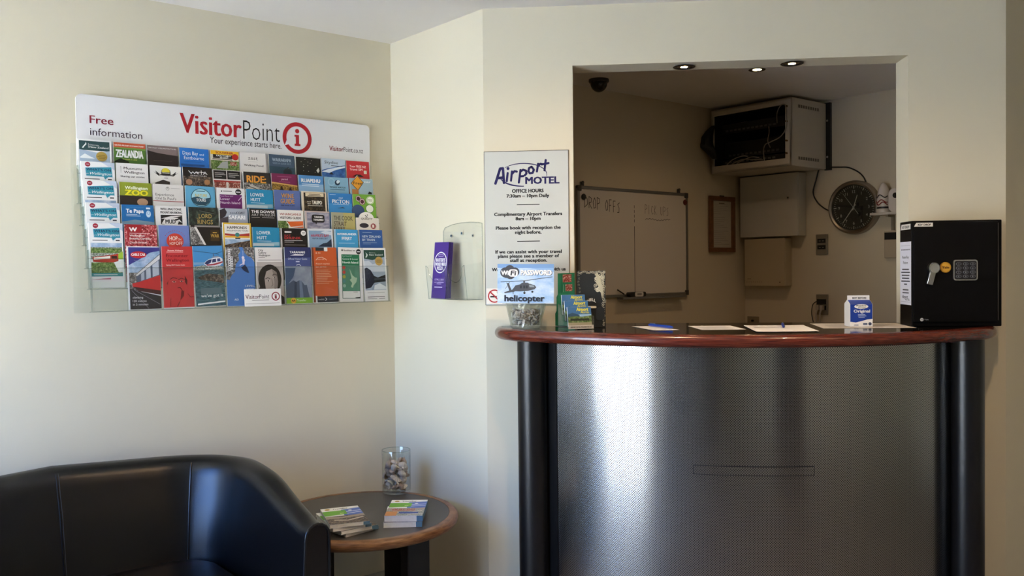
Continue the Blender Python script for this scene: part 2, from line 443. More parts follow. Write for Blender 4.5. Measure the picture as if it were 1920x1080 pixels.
ss = mth('MULTIPLY', mth('SINE', mth('MULTIPLY', sp.outputs[0], kk)), mth('SINE', mth('MULTIPLY', sp.outputs[1], kk)))
rr = n.nodes.new('ShaderNodeMapRange'); rr.inputs[1].default_value = .22; rr.inputs[2].default_value = .42; n.links.new(ss, rr.inputs[0])
mx = n.nodes.new('ShaderNodeMix'); mx.data_type = 'RGBA'; mx.inputs[6].default_value = lin('#adadac'); mx.inputs[7].default_value = lin('#333335')
n.links.new(rr.outputs[0], mx.inputs[0]); n.links.new(mx.outputs[2], b.inputs['Base Color'])
bp = n.nodes.new('ShaderNodeBump'); bp.inputs['Strength'].default_value = .25; bp.inputs['Distance'].default_value = .0008; bp.invert = True
n.links.new(rr.outputs[0], bp.inputs['Height']); n.links.new(bp.outputs[0], b.inputs['Normal'])
Rp, xc, yb = 1.116, .985, -.42
def panel(name, x0, x1, z0, z1, out, m, n=48, thick=.002):
    a0, a1 = math.asin((x0-xc)/Rp), math.asin((x1-xc)/Rp)
    gg = G(); vs = []; fs = []
    for i in range(n+1):
        a = a0+(a1-a0)*i/n
        for r in (Rp+out, Rp+out-thick):
            for z in (z0, z1): vs.append((xc+r*sin(a)-cx0, yb+Rp-r*cos(a)+.2, z))
    for i in range(n):
        p, q = i*4, i*4+4
        fs += [(p, q, q+1, p+1), (p+2, p+3, q+3, q+2), (p+1, q+1, q+3, p+3), (p, p+2, q+2, q)]
    fs += [(0, 1, 3, 2), (n*4, n*4+2, n*4+3, n*4+1)]
    gg.add(vs, fs, m, None, True)
    def uv(me):
        L = me.uv_layers.new(name='uv')
        for lp in me.loops:
            c = me.vertices[lp.vertex_index].co
            L.data[lp.index].uv = (math.asin(max(-1, min(1, (c.x+cx0-xc)/Rp)))*Rp, c.z)
    gg.uv = uv
    return gg.build(name, desk)
panel('front_panel', .287, 1.735, .05, ZT-.044, 0, PERF)
panel('edge_trim', .248, .2865, .05, ZT-.044, .004, mat('dark_trim', '#1a1a1b', .35, metal=.6), 6, .01)
pl = panel('label_plate', .7655, 1.1745, .648, .6815, .0012, mat('dark_line', '#0c0c0d', .5), 24, .001)
panel('plate_face', .7675, 1.1725, .6505, .6785, .0022, PERF, 24, .001).parent = pl
COLM = mat('black_column', '#0d0d0f', .33, spec=.5, bump=.05, bscale=300)
for x in (.1925, 1.785):
    g = G(); g.cyl(.057, 0, ZT-.044, COLM, T(x-cx0, -.14+.2, 0), n=48); g.build('column', desk)
g = G(); g.prism([(.26, -.004), (.26, -.12), (.40, -.2), (1.55, -.2), (1.715, -.12), (1.715, -.004)], .0, ZT-.044, mat('light_block', '#15110e', .7), D()); g.build('light_block', desk)  # unseen dark body added behind the panel to block light

# ================================================================ sofa
sofa = thing('sofa', 'black leather tub sofa with curved back against the left wall', 'sofa', frame(LC+uL*1.46+nL*.03, -uL, nL*-1, ZZ))
HT = catmull([(-.66, .56, 0), (-.5, .61, 0), (-.36, .660, 0), (-.22, .680, 0), (-.05, .687, 0), (.12, .690, 0), (.35, .702, 0), (.70, .722, 0), (1.1, .738, 0)], 10)
def hgt(s_):                       # rail height against arc length measured from the arm corner (negative) to the back centre
    for a, b in zip(HT[:-1], HT[1:]):
        if a.x <= s_ <= b.x: return a.y+(b.y-a.y)*(s_-a.x)/(b.x-a.x)
    return HT[0].y if s_ < HT[0].x else HT[-1].y
hx, vb, rc, vf = .600, .105, .26, .86     # half spacing of arm centre lines, back centre line depth, corner radius, arm front
path = []
m1 = 12
for i in range(m1+1): path.append((hx, vf+(vb+rc-vf)*i/m1))
for i in range(1, 13):
    a = pi/2*i/12; path.append((hx-rc+rc*cos(a), vb+rc-rc*sin(a)))
for i in range(1, 17): path.append((hx-rc-(hx-rc)*i/16, vb))
right = path; leftp = [(-x, v) for x, v in reversed(path[:-1])]
path = right+leftp
NP = len(path); sl = [0]
for a, b in zip(path[:-1], path[1:]): sl.append(sl[-1]+math.hypot(b[0]-a[0], b[1]-a[1]))
half = sl[-1]/2; s_corner = sl[m1]+rc*pi/4
def section(i):
    x, v = path[i]; a, b = path[max(0, i-1)], path[min(NP-1, i+1)]
    tx, tv = b[0]-a[0], b[1]-a[1]; l = math.hypot(tx, tv); tx, tv = tx/l, tv/l
    nx, nv = -tv, tx                                 # pointing outwards
    if nx*x+nv*(v-.6) < 0: nx, nv = -nx, -nv
    s_ = sl[i] if sl[i] <= half else sl[-1]-sl[i]
    k = min(1, max(0, s_/(s_corner)))
    h = hgt(s_-s_corner); th = .082+.05*k; lean = .015+.07*k
    pr = [(th/2-.004, .05), (th/2, .09), (th/2, h-th/2)]
    pr += [(th/2*cos(q), h-th/2+th/2*sin(q)) for q in [pi*j/8 for j in range(1, 8)]]
    pr += [(-th/2, h-th/2), (-th/2-lean*.35, h-th/2-.08), (-th/2-lean, .30), (-th/2-lean, .06)]
    return [(x+nx*o, -(v+nv*o), z) for o, z in pr]
secs = [section(i) for i in range(NP)]
K = len(secs[0]); vs = [q for s_ in secs for q in s_]; fs = []
for i in range(NP-1):
    for k in range(K):
        j = (k+1) % K; fs.append((i*K+k, (i+1)*K+k, (i+1)*K+j, i*K+j))
fs.append(tuple(range(K))); fs.append(tuple((NP-1)*K+k for k in range(K-1, -1, -1)))
g = G(); g.add(vs, fs, LEATHER, None, True); shell = g.build('tub_shell', sofa)
for s_ in (secs[0], secs[-1]):                        # piping round the arm fronts
    y = s_[0][1]-.002
    g = G(); pts = [Vector((p[0], y, p[2])) for p in s_]; g.tube(pts, .0045, LEATHER2); g.build('piping', shell)
for i in (m1+8, NP-1-m1-8, NP//2):                       # stitched seams down the inside of the back
    s_ = secs[i]; c = [Vector(q) for q in s_[8:]]
    ctr = Vector((0, -.55, 0))
    pts = [q+(Vector((ctr.x-q.x, ctr.y-q.y, 0)).normalized()*.001) for q in c]
    g = G(); g.tube(pts, .0028, LEATHER2)
    i2 = i+1 if i < NP//2 else i-1
    g.tube([q+Vector((.007, 0, 0)) for q in pts], .0012, mat('seam_thread', '#3a3838', .6)); g.build('seam', shell)
g = G()
ring = rrect(-.475, -.90, .475, -.22, .14, 8)
for k, (d, z) in enumerate(((.02, .20), (0, .215), (0, .315), (.012, .337), (.035, .348), (.10, .356), (.2, .36))):
    pass
lay = ((.02, .20), (0, .215), (0, .315), (.012, .337), (.035, .348), (.10, .356), (.2, .36))
vs = []; nR = len(ring)
for d, z in lay:
    for x, y in ring:
        fx = (.475-d)/.475; fy = (.34-d)/.34; vs.append((x*fx, -.56+(y+.56)*fy, z))
fs = []
for k in range(len(lay)-1):
    for i in range(nR):
        j = (i+1) % nR; fs.append((k*nR+i, k*nR+j, (k+1)*nR+j, (k+1)*nR+i))
fs.append(tuple(range(nR-1, -1, -1))); fs.append(tuple((len(lay)-1)*nR+i for i in range(nR)))
g.add(vs, fs, LEATHER, None, True); seat = g.build('seat_cushion', sofa)
g = G(); g.tube([(x*.995, -.56+(y+.56)*.995, .322) for x, y in ring+[ring[0]]], .004, LEATHER2); g.build('piping', seat)
g = G(); g.box(-.54, .54, -.84, -.1, .06, .205, LEATHER); g.build('base', sofa, bevel=.012)
for x, y in ((-.56, -.79), (.56, -.79), (-.5, -.13), (.5, -.13)):
    g = G(); g.cyl(.022, 0, .055, BLACKP, T(x, y, 0), 16, .028); g.build('foot', sofa)

# ================================================================ side table
tab = thing('side_table', 'round side table with grey top and brown wooden rim in the corner', 'table', frame(LC+uL*.444+nL*.462, -uL, nL*-1, ZZ))
ZTAB = .425
g = G(); g.cyl(.332, ZTAB-.03, ZTAB, mat('grey_laminate', '#4a4742', .38, vary=.05, vscale=30), n=72); g.build('tabletop', tab)
WOOD = mat('brown_wood', '#7a4a26', .38, spec=.4, coat=.15)
nn = WOOD.node_tree; bb = nn.nodes['Principled BSDF']
t_ = nn.nodes.new('ShaderNodeTexCoord'); m_ = nn.nodes.new('ShaderNodeMapping'); m_.inputs['Scale'].default_value = (4, 4, 40)
k_ = nn.nodes.new('ShaderNodeTexNoise'); k_.inputs['Scale'].default_value = 5; k_.inputs['Detail'].default_value = 6
r_ = nn.nodes.new('ShaderNodeValToRGB'); r_.color_ramp.elements[0].position = .3; r_.color_ramp.elements[0].color = lin('#5f3d22'); r_.color_ramp.elements[1].position = .72; r_.color_ramp.elements[1].color = lin('#9a7048')
nn.links.new(t_.outputs['Object'], m_.inputs[0]); nn.links.new(m_.outputs[0], k_.inputs[0]); nn.links.new(k_.outputs[0], r_.inputs[0]); nn.links.new(r_.outputs[0], bb.inputs['Base Color'])
rim = [(.3335, ZTAB-.04), (.3335, ZTAB+.0005), (.338, ZTAB+.001)]+[(.349+.019*sin(a), ZTAB-.018+.019*cos(a)) for a in [pi*i/10 for i in range(11)]]+[(.338, ZTAB-.04)]
g = G(); g.lathe(rim, WOOD, n=96, close=True); g.build('rim', tab)
DW = mat('dark_leg', '#14100d', .5)
for a in (-66, -172, 20, 110):
    M = RZ(a) @ T(.235, 0, 0)
    g = G(); g.box(-.018, .018, -.075, .075, 0, ZTAB-.042, DW, M); g.build('leg', tab, bevel=.004)
g = G(); g.cyl(.25, ZTAB-.042, ZTAB-.03, DW, n=48); g.build('apron', tab)
# ================================================================ printed cards
LAYER = .00004
def printed(g, elems, w, H, zf, M=None, ys=1):
    """draw a cover: x 0..100 across the width, y downwards from the top, same unit; zf = front face"""
    k = w/100; z = zf
    X = lambda x: (x-50)*k
    Y = lambda y: H-y*k*ys
    for el in elems:
        z += LAYER; c = el[0]; m = el[-1]
        o = {}
        if isinstance(m, dict): o = m; m = el[-2]
        m = P(m) if isinstance(m, str) else m
        if c == 'r':
            _, x, y, ww, hh = el[:5]
            g.poly([(X(x), Y(y+hh)), (X(x+ww), Y(y+hh)), (X(x+ww), Y(y)), (X(x), Y(y))], z, m, M)
        elif c == 'rr':
            _, x, y, ww, hh, r = el[:6]
            g.poly(rrect(X(x), Y(y+hh), X(x+ww), Y(y), r*k), z, m, M)
        elif c == 'p':
            g.poly([(X(a), Y(b)) for a, b in reversed(el[1])] if o.get('cw') else [(X(a), Y(b)) for a, b in el[1]], z, m, M)
        elif c == 'c':
            _, x, y, r = el[:4]; g.poly(circ(X(x), Y(y), r*k, 24, (o.get('ry') or r)*k*ys), z, m, M)
        elif c == 'ring':
            _, x, y, r, r2 = el[:5]
            a = circ(X(x), Y(y), r*k, 32); b = circ(X(x), Y(y), r2*k, 32)
            g.add([(*q, z) for q in a+b], [(i, (i+1) % 32, 32+(i+1) % 32, 32+i) for i in range(32)], m, M)
        elif c == 's':
            g.stroke([(X(a), Y(b)) for a, b in el[1]], el[2]*k, z, m, M)
        elif c == 't':
            _, t, x, y, ww, cap = el[:6]
            g.text(t, X(x), Y(y), ww*k if ww else None, cap*k*ys, z, m, M, o.get('al', 'L'), o.get('b', 0), o.get('sh', 0), o.get('arc', 0)*k)
    return g
def hills(x0, x1, ybase, ytop, seed, n=14, rough=.5):
    r = random.Random(seed); p = []
    for i in range(n+1):
        t = i/n; p.append((x0+(x1-x0)*t, ytop+(ybase-ytop)*rough*(r.random())))
    return [(x0, ybase)]+p[::1]+[(x1, ybase)]
WHT, BLK = '#efefee', '#141414'
def lines(x, y, w, n, dy, h, col, seed=1):             # fine print too small to read, as thin rules
    r = random.Random(seed); return [('r', x, y+i*dy, w*(.6+.4*r.random()), h, col) for i in range(n)]
PH_GREEN = pic('photo_green', ['#2c3a1c', '#5f7f38', '#a9b47a'], 154)
PH_ROCK = pic('photo_rock', ['#14100e', '#4c4038', '#a08f7c'], 132)
PH_SKYL = pic('photo_sky', ['#6d8fb8', '#9db6d2', '#dfe6ee'], 18)
PH_RED = pic('photo_red', ['#1c0a0a', '#8e1f24', '#c9545a', '#efe4df'], 165)
PH_GREY = pic('photo_grey', ['#161616', '#6d6a68', '#d2cfcb'], 154)
PH_LAV = pic('photo_lavender', ['#6e6c82', '#9a98ac', '#c5bfc6'], 25, (1, 4, 1))
PH_SEA = pic('photo_sea', ['#20383f', '#38606a', '#6c8c90'], 66, (1, 4, 1))
PH_CITY = pic('photo_city', ['#3d4a40', '#8c9488', '#e3e3df'], 242)
PH_GOLD = pic('photo_gold', ['#33260e', '#8c6a28', '#d6b25c'], 198)
PH_DKGR = pic('photo_darkgreen', ['#0c1110', '#22302a', '#46564c'], 66)
PH_BLUE = pic('photo_blue', ['#1d3c6e', '#2f62a8', '#6f9bd0'], 20)
PH_FOOD = pic('photo_food', ['#3a1512', '#a0402f', '#e9d9c6'], 198)

whatson = [('r', 0, 0, 100, 200, WHT), ('p', [(60, 0), (100, 0), (100, 26)], '#c5cfe0'), ('c', 20, 10, 8, '#a3233a'), ('t', 'FREE', 20, 11.5, 9, 3.4, WHT, {'al': 'C'}),
  ('p', [(11, 20), (92, 13), (94, 52), (82, 52), (70, 63), (66, 52), (13, 51)][::-1], '#d9e2ea'),
  ('p', [(13, 22), (90, 15.5), (92, 50), (80, 50), (70, 59), (66, 50), (15, 49)][::-1], '#2f8fa6'),
  ('t', "WHAT'S ON", 16, 31, 72, 8.5, '#141a4c', {'b': .02}), ('t', 'in', 15, 43, 8, 3.5, WHT, {'sh': .3}), ('t', 'Wellington', 26, 44.5, 63, 9.5, WHT, {'sh': .35, 'b': .012}),
  ('r', 10, 58, 44, 2.4, '#30343c'), ('r', 78, 57, 12, 4, '#30343c'),
  ('r', 4, 68, 92, 56, PH_CITY), ('r', 4, 68, 92, 14, PH_SKYL), ('r', 4, 86, 92, 16, PH_GREEN), ('p', [(76, 110), (98, 96), (98, 124), (80, 124)], '#9cbf3c'),
  ('p', [(8, 116), (62, 109), (84, 104), (84, 132), (66, 136), (10, 132)][::-1], '#b23a2a'), ('p', [(12, 118), (60, 112), (60, 121), (12, 125)][::-1], '#efe6d8'), ('r', 64, 112, 16, 10, '#42201a'),
  ('r', 4, 134, 92, 36, PH_GREEN), ('p', [(70, 134), (96, 126), (96, 168), (84, 168)][::-1], '#e4e4e0'), ('r', 4, 170, 92, 12, '#2b8a8e'), ('r', 10, 175, 70, 1.8, WHT), ('r', 0, 182, 100, 18, '#e4dcdc'), ('p', [(0, 192), (60, 187), (60, 192)], '#b8506a')]
discover = [('r', 0, 0, 100, 200, WHT), ('r', 4, 5, 91, 33, '#2f5052'), ('p', [(4, 36), (30, 40), (55, 44), (95, 36), (95, 200), (4, 200)][::-1], '#a9bcd0'),
  ('p', [(12, 30), (17, 22), (22, 16), (24, 9), (26, 17), (21, 23), (16, 31)][::-1], WHT), ('r', 31, 13, .9, 16, WHT), ('t', 'Discover', 35, 20, 28, 4.2, WHT), ('t', 'New Zealand', 35, 29, 56, 6.6, WHT, {'b': .015}),
  ('p', [(6, 62), (20, 50), (34, 58), (50, 66), (6, 66)][::-1], '#e9edf0'), ('c', 70, 57, 17, '#b4974a'), ('r', 60, 52, 20, 1.6, '#6f5a20'), ('r', 57, 57, 26, 1.6, '#6f5a20'), ('r', 61, 62, 18, 1.6, '#6f5a20')]
lowerhutt = [('r', 0, 0, 100, 200, '#1f87b2'), ('r', 0, 0, 2, 200, '#57a8c8'), ('t', 'LOWER', 16, 27, 50, 13, WHT, {'b': .015}), ('t', 'HUTT', 16, 46, 36, 13, WHT, {'b': .015}), ('r', 16, 52, 52, 1.6, '#cfe4ec'), ('p', [(2, 60), (98, 56), (98, 70), (2, 70)][::-1], '#8fb4c2'), ('r', 0, 62, 78, 10, '#b9c8cc')]
covers = {
(0, 0): (discover, 'white brochure with dark green band and gold seal, leftmost of the top row'),
(0, 1): ([('r', 0, 0, 100, 200, '#4c742c'), ('r', 0, 0, 100, 17, '#bf5330'), ('t', 'NATIVE WILDLIFE ECOSANCTUARY', 4, 12, 92, 5, WHT, {'b': .02}), ('p', [(0, 17), (100, 17), (100, 24), (0, 20)][::-1], '#6f9440'), ('t', 'ZEALANDIA', 7, 52, 84, 28, WHT, {'b': .03}), ('t', 'TE MARA A TANE', 26, 61, 46, 4.4, '#e0d872'), ('p', [(0, 68), (20, 56), (46, 66), (46, 72), (0, 72)][::-1], '#16240f')], 'green brochure with orange top band and tall white capitals in the top row'),
(0, 2): ([('r', 0, 0, 100, 200, '#7d6d6b'), ('p', [(0, 19), (30, 26), (62, 30), (100, 33), (100, 200), (0, 200)][::-1], '#241c1c'), ('t', 'SPECIALIST WELLINGTON TOURS', 5, 11, 90, 4, WHT), ('r', 20, 54, 60, 1, '#5b4e4c')], 'brown brochure with a dark hillside in the top row'),
(0, 3): ([('r', 0, 0, 100, 200, '#1d70c4'), ('t', 'Days Bay', 11, 25, 52, 14, WHT), ('t', 'and', 68, 25, 15, 8, WHT), ('t', 'Eastbourne', 15, 42, 68, 13, WHT), ('r', 14, 50, 60, 1.3, '#165398'), ('r', 4, 59, 80, 8, '#14508f')], 'bright blue brochure with two lines of white lettering in the top row'),
(0, 4): ([('r', 0, 0, 100, 200, '#d9d2c4'), ('r', 0, 0, 100, 15, '#e8b52a'), ('t', 'SOUVENIR', 18, 11.5, 62, 8.5, '#a02820', {'b': .03}), ('r', 8, 15, 76, 14, '#1a1716'), ('t', 'FACTORY', 20, 22, 52, 6, WHT, {'b': .03}), ('t', 'SHOP', 32, 28.5, 30, 5, WHT, {'b': .03}), ('c', 87, 21, 12, '#c02a22'), ('r', 6, 31, 70, 3, '#3a332c'), ('r', 0, 37, 100, 40, PH_GREEN), ('p', [(20, 66), (40, 42), (60, 38), (60, 66)][::-1], '#a9aaa8'), ('r', 68, 40, 24, 14, PH_FOOD)], 'yellow-topped brochure with red and black lettering and photographs in the top row'),
(0, 5): ([('r', 0, 0, 100, 200, '#e4e0dc'), ('t', 'zest', 30, 28, 36, 15, '#66625e'), ('r', 30, 35, 36, .8, '#b3aeaa'), ('t', 'Walking Food', 14, 53, 72, 8, '#2a2626', {'b': .02}), ('r', 96, 0, 4, 200, '#9c9894')], 'cream brochure with one thin grey word in the top row'),
(0, 6): ([('r', 0, 0, 100, 200, '#42566a'), ('p', [(0, 46), (100, 50), (100, 200), (0, 200)][::-1], '#2d4a58'), ('t', 'WAIRARAPA', 13, 27, 74, 14, '#aebccb', {'b': .015}), ('t', 'VISITOR GUIDE 2017', 14, 38, 72, 7, '#8fa3b6'), ('r', 70, 52, 7, 14, '#dfe4e6'), ('p', [(69, 52), (78, 52), (74, 46)][::-1], '#20282e'), ('c', 72, 70, 18, '#27343c')], 'slate blue brochure with a tiny white lighthouse in the top row'),
(0, 7): ([('r', 0, 0, 100, 200, '#15130f')]+[('c', random.Random(i).uniform(10, 94), random.Random(i+50).uniform(6, 60), 1.1, '#cfcac0') for i in range(14)]+[('p', [(82, 50), (92, 38), (95, 52), (88, 60)][::-1], '#d6d3cc'), ('t', 'by night', 70, 70, 22, 4, WHT)][:1], 'black brochure sprinkled with small white specks in the top row'),
(0, 8): ([('r', 0, 0, 100, 200, '#b9c9da'), ('p', [(0, 50), (24, 42), (50, 36), (76, 28), (100, 24), (100, 200), (0, 200)][::-1], PH_BLUE), ('p', [(0, 56), (20, 47), (46, 40), (70, 33), (100, 27), (100, 34), (60, 46), (30, 60)][::-1], '#dbe4ee'), ('t', 'Skydive', 12, 22, 58, 13, '#17181c', {'sh': .08}), ('r', 40, 28, 48, 2.6, '#38414c'), ('p', [(28, 66), (40, 56), (50, 66)][::-1], '#0f1622')], 'pale blue brochure with a snowy ridge in the top row'),
(0, 9): ([('r', 0, 0, 100, 200, '#c4272f'), ('t', 'Your FREE NZ', 14, 27, 72, 10, '#f3dcd8', {'b': .02}), ('t', 'Travel SIM', 14, 40, 56, 10, '#f3dcd8', {'b': .02}), ('rr', 75, 38, 13, 14, 2, '#ded8c4'), ('p', [(24, 66), (40, 56), (60, 56), (74, 66)][::-1], '#2c1416')], 'red brochure at the right end of the top row'),
(1, 0): (whatson, 'white brochure with teal speech bubble, leftmost of the second row from the top'),
(1, 1): ([('r', 0, 0, 100, 200, '#e9e6e4'), ('t', 'Museums', 24, 22, 57, 9.5, '#2b2827', {'b': .02}), ('t', 'Wellington', 24, 36, 64, 9.5, '#2b2827', {'b': .02}), ('t', 'Sharing our stories', 13, 50, 75, 7, '#2b2827', {'b': .025})]+[('c', 15, 12+i*5, 1.2, '#2b2827') for i in range(5)], 'white brochure with three lines of bold dark lettering in the second row'),
(1, 2): ([('r', 0, 0, 100, 200, '#e3e0da'), ('c', 50, 22, 15, '#1e1c18'), ('c', 50, 20, 13, '#e2d23e'), ('r', 35, 22, 30, 10, '#1b1a18'), ('r', 38, 24, 24, 2.2, '#d9d6cc'), ('p', [(10, 22), (26, 36), (74, 36), (90, 22), (80, 28), (84, 18), (70, 30), (30, 30), (16, 18), (20, 28)][::-1], '#1e1d1b'), ('s', [(28, 33), (40, 35.5), (60, 35.5), (72, 33)], 1.6, '#cfccc4'), ('r', 44, 42, 12, 2, '#1e1d1b'), ('p', [(14, 62), (40, 50), (62, 56), (62, 66), (14, 66)][::-1], '#33302c')], 'off-white brochure with a round yellow and black emblem in the second row'),
(1, 3): ([('r', 0, 0, 100, 200, '#1d1a18'), ('r', 0, 34, 100, 60, PH_ROCK), ('s', [(20, 14), (28, 24), (34, 17), (40, 24), (46, 16)], 2.2, WHT), ('s', [(46, 20), (54, 20), (52, 17), (47, 19), (50, 24), (55, 24)], 1.8, WHT), ('s', [(56, 17), (72, 17)], 2, WHT), ('s', [(63, 11), (63, 26)], 2, WHT), ('s', [(70, 25), (76, 15), (83, 25)], 2, WHT), ('s', [(72, 22), (80, 22)], 1.5, WHT), ('t', 'STUDIO TOURS', 25, 34, 56, 5, '#cfc9c4', {'b': .02}), ('c', 20, 56, 11, '#b98a6c'), ('c', 82, 54, 10, '#a9794f')], 'dark brown brochure with thin white capitals over faces in the second row'),
(1, 4): ([('r', 0, 0, 100, 200, '#dcd5d0'), ('r', 2, 2, 46, 33, BLK), ('r', 51, 2, 47, 33, BLK), ('r', 2, 40, 96, 6, '#a8352f'), ('r', 4, 46, 42, 22, PH_FOOD), ('r', 54, 46, 42, 22, PH_FOOD)]+[('r', x+5, y, w, 2, '#b9b5b0') for x in (2, 51) for y, w in ((11, 34), (17, 38), (24, 24))]+[('rr', 10, 47, 10, 17, 2, '#7d3b35'), ('rr', 60, 47, 10, 17, 2, '#7d3b35')], 'black brochure cover split into two panels with red pictures in the second row'),
(1, 5): ([('r', 0, 0, 100, 200, '#2d2c2a'), ('r', 0, 42, 100, 60, PH_GREY), ('t', 'RIDE:', 13, 40, 70, 27, '#e39a3e', {'b': .035}), ('r', 30, 41, 58, 2, '#6f7c2c'), ('p', [(10, 66), (30, 46), (60, 66)][::-1], '#c9c5bf'), ('s', [(20, 48), (80, 68)], 3, '#b9b4ad'), ('s', [(8, 52), (60, 70)], 2.4, '#0d0d0d')], 'charcoal brochure with chunky orange capitals in the second row'),
(1, 6): ([('r', 0, 0, 100, 200, '#7a2450'), ('t', 'period', 38, 25, 26, 8, '#eac8d2', {'sh': .3}), ('r', 22, 10, 56, 3, '#a04a74'), ('r', 28, 31, 44, 3, '#a04a74'), ('p', [(0, 36), (100, 46), (100, 200), (0, 200)][::-1], PH_GOLD), ('p', [(0, 34), (100, 44), (100, 49), (0, 39)][::-1], '#d8aa5a'), ('p', [(30, 66), (38, 46), (46, 66)][::-1], '#3a1d12'), ('p', [(64, 68), (72, 50), (80, 68)][::-1], '#3a1d12')], 'plum brochure over a golden interior photo in the second row'),
(1, 7): ([('r', 0, 0, 100, 200, '#4f8cc6'), ('p', [(0, 40), (100, 34), (100, 200), (0, 200)][::-1], '#8fb6da'), ('t', 'RUAPEHU', 11, 28, 76, 15, WHT, {'b': .035}), ('r', 12, 34, 70, 3, '#cfe0ef'), ('r', 12, 41, 70, 3, '#cfe0ef'), ('r', 6, 64, 80, 3, '#d9e2ea')], 'mid-blue brochure with one thick white word in the second row'),
(1, 8): ([('r', 0, 0, 100, 200, '#86b4cf'), ('ring', 28, 20, 15, 11, '#9dc3d8'), ('c', 53, 22, 11, '#17334f'), ('c', 57, 19, 8, '#d9e7ef'), ('p', [(40, 20), (50, 27), (58, 24), (66, 16), (62, 28), (50, 33)][::-1], '#17334f'), ('t', 'WHALE WATCH', 20, 44, 66, 6.5, '#17293c', {'b': .03}), ('r', 22, 49, 62, 2.4, '#456a86')], 'pale blue brochure with a navy whale tail emblem in the second row'),
(1, 9): ([('r', 0, 0, 100, 200, '#8ea7b4'), ('r', 40, 0, 60, 200, '#9db7c4'), ('p', [(34, -12), (60, 16), (34, 52), (4, 22)][::-1], '#5d3b14'), ('p', [(34, -9), (57, 16), (34, 48), (7, 22)][::-1], '#e09a2c'), ('t', 'Free', 15, 26, 38, 13, '#2a1a0c', {'b': .02}), ('r', 8, 46, 28, 26, '#b87a3c'), ('t', 'car', 62, 16, 30, 9, WHT, {'sh': .15, 'b': .02}), ('p', [(76, 64), (82, 52), (94, 56), (94, 64)][::-1], '#1c2c20')], 'blue-grey brochure with an orange diamond at the right end of the second row'),
(2, 0): (whatson, 'white brochure with teal speech bubble, leftmost of the third row from the top'),
(2, 1): ([('r', 0, 0, 100, 200, '#8b972c'), ('t', 'Wellington', 17, 24, 70, 11, '#f0efd9', {'b': .035}), ('t', 'ZOO', 17, 45, 70, 19, '#e8dc2a', {'b': .05}), ('r', 0, 47, 100, 40, '#2a2320'), ('c', 70, 68, 17, '#b89274', {'ry': 13})], 'olive green brochure with big yellow capitals in the third row'),
(2, 2): ([('r', 0, 0, 100, 200, '#dedad6'), ('ring', 48, 14, 6, 4.6, '#a3a09c'), ('r', 45, 8, 6, 6, '#a3a09c'), ('r', 58, 12, 30, 1.6, '#b3afab'), ('t', 'Experience', 8, 41, 60, 9.5, '#3a3836'), ('t', "Old St Paul's", 8, 55, 67, 9.5, '#3a3836'), ('r', 0, 59, 100, 2.4, '#a4373b')], 'light grey brochure with two dark lines and a red rule in the third row'),
(2, 3): ([('r', 0, 0, 100, 200, '#5fa9cf'), ('c', 52, 42, 34, '#24566a'), ('c', 52, 42, 31.5, '#9fd0de'), ('p', [(20, 44), (40, 38), (60, 46), (84, 40), (80, 58), (66, 70), (40, 70), (24, 60)][::-1], '#1e4a5c'), ('t', 'NATURE', 33, 39, 40, 11, '#d4b94a', {'b': .015}), ('t', 'TOURS', 36, 56, 32, 11, WHT, {'b': .015}), ('r', 36, 17, 30, 3, '#24566a')], 'sky blue brochure with a round badge in the third row'),
(2, 4): ([('r', 0, 0, 100, 200, '#e6e3e2'), ('c', 17, 13, 2.6, '#222222'), ('r', 22, 11, 32, 3, '#6c6a68'), ('c', 77, 14, 11, '#1d1d1f'), ('r', 69, 12.5, 16, 3, WHT), ('r', 10, 25, 79, 60, '#6a1c66'), ('t', 'Route Planner 2017', 12, 33, 46, 4, '#e7d3e6'), ('t', 'Lower', 12, 46, 34, 9.5, '#f0e6ef'), ('t', 'North Island', 12, 60, 70, 9.5, '#f0e6ef'), ('s', [(76, 46), (86, 34), (90, 30)], 2.4, '#d9c3d8')], 'white brochure with a purple panel in the third row'),
(2, 5): (lowerhutt, 'teal-blue brochure with two white capital words, in the third row from the top'),
(2, 6): ([('r', 0, 0, 100, 200, '#5b70a8'), ('t', 'WINE', 29, 31, 48, 18, '#1f2a44', {'b': .02}), ('t', 'WINE', 28, 30, 48, 18, '#d6983c', {'b': .015}), ('t', 'GUIDE', 25, 53, 54, 18, '#1f2a44', {'b': .02}), ('t', 'GUIDE', 24, 52, 54, 18, '#d6983c', {'b': .015}), ('t', 'FREE WINE GUIDE', 25, 62, 52, 4.4, '#17203a', {'b': .03})], 'violet-blue brochure with orange capitals in the third row'),
(2, 7): ([('r', 0, 0, 100, 200, '#d9c7ac'), ('r', 8, 4, 86, 200, '#1d1812'), ('r', 8, 4, 86, 70, pic('photo_map', ['#17120d', '#2c241a', '#6e5a36'], 120)), ('rr', 15, 5, 74, 14, 1, '#e0cfb0'), ('r', 30, 9, 44, 2.2, '#4c3c28'), ('r', 24, 14, 54, 2.2, '#4c3c28'), ('t', 'TAUPO', 40, 50, 40, 15, '#efe9dc', {'b': .03}), ('t', "WHAT'S", 20, 43, 16, 5, '#efe9dc'), ('t', 'NEXT', 22, 51, 13, 5, '#efe9dc'), ('r', 22, 55, 60, 2, '#e3dccb')], 'dark map-patterned brochure in a cream frame in the third row'),
(2, 8): ([('r', 0, 0, 100, 200, '#2a7cc2'), ('p', [(0, 44), (100, 40), (100, 200), (0, 200)][::-1], '#3b8fd0'), ('t', 'visit', 44, 22, 18, 7, WHT, {'sh': .3}), ('t', 'PICTON', 16, 42, 72, 16, WHT, {'b': .02}), ('r', 6, 6, 26, 2, '#bcd6ec'), ('r', 18, 45, 68, 1.6, '#cfe2f2'), ('p', [(36, 62), (60, 56), (70, 62)][::-1], '#15385a')], 'blue brochure with white capitals under a small script word in the third row'),
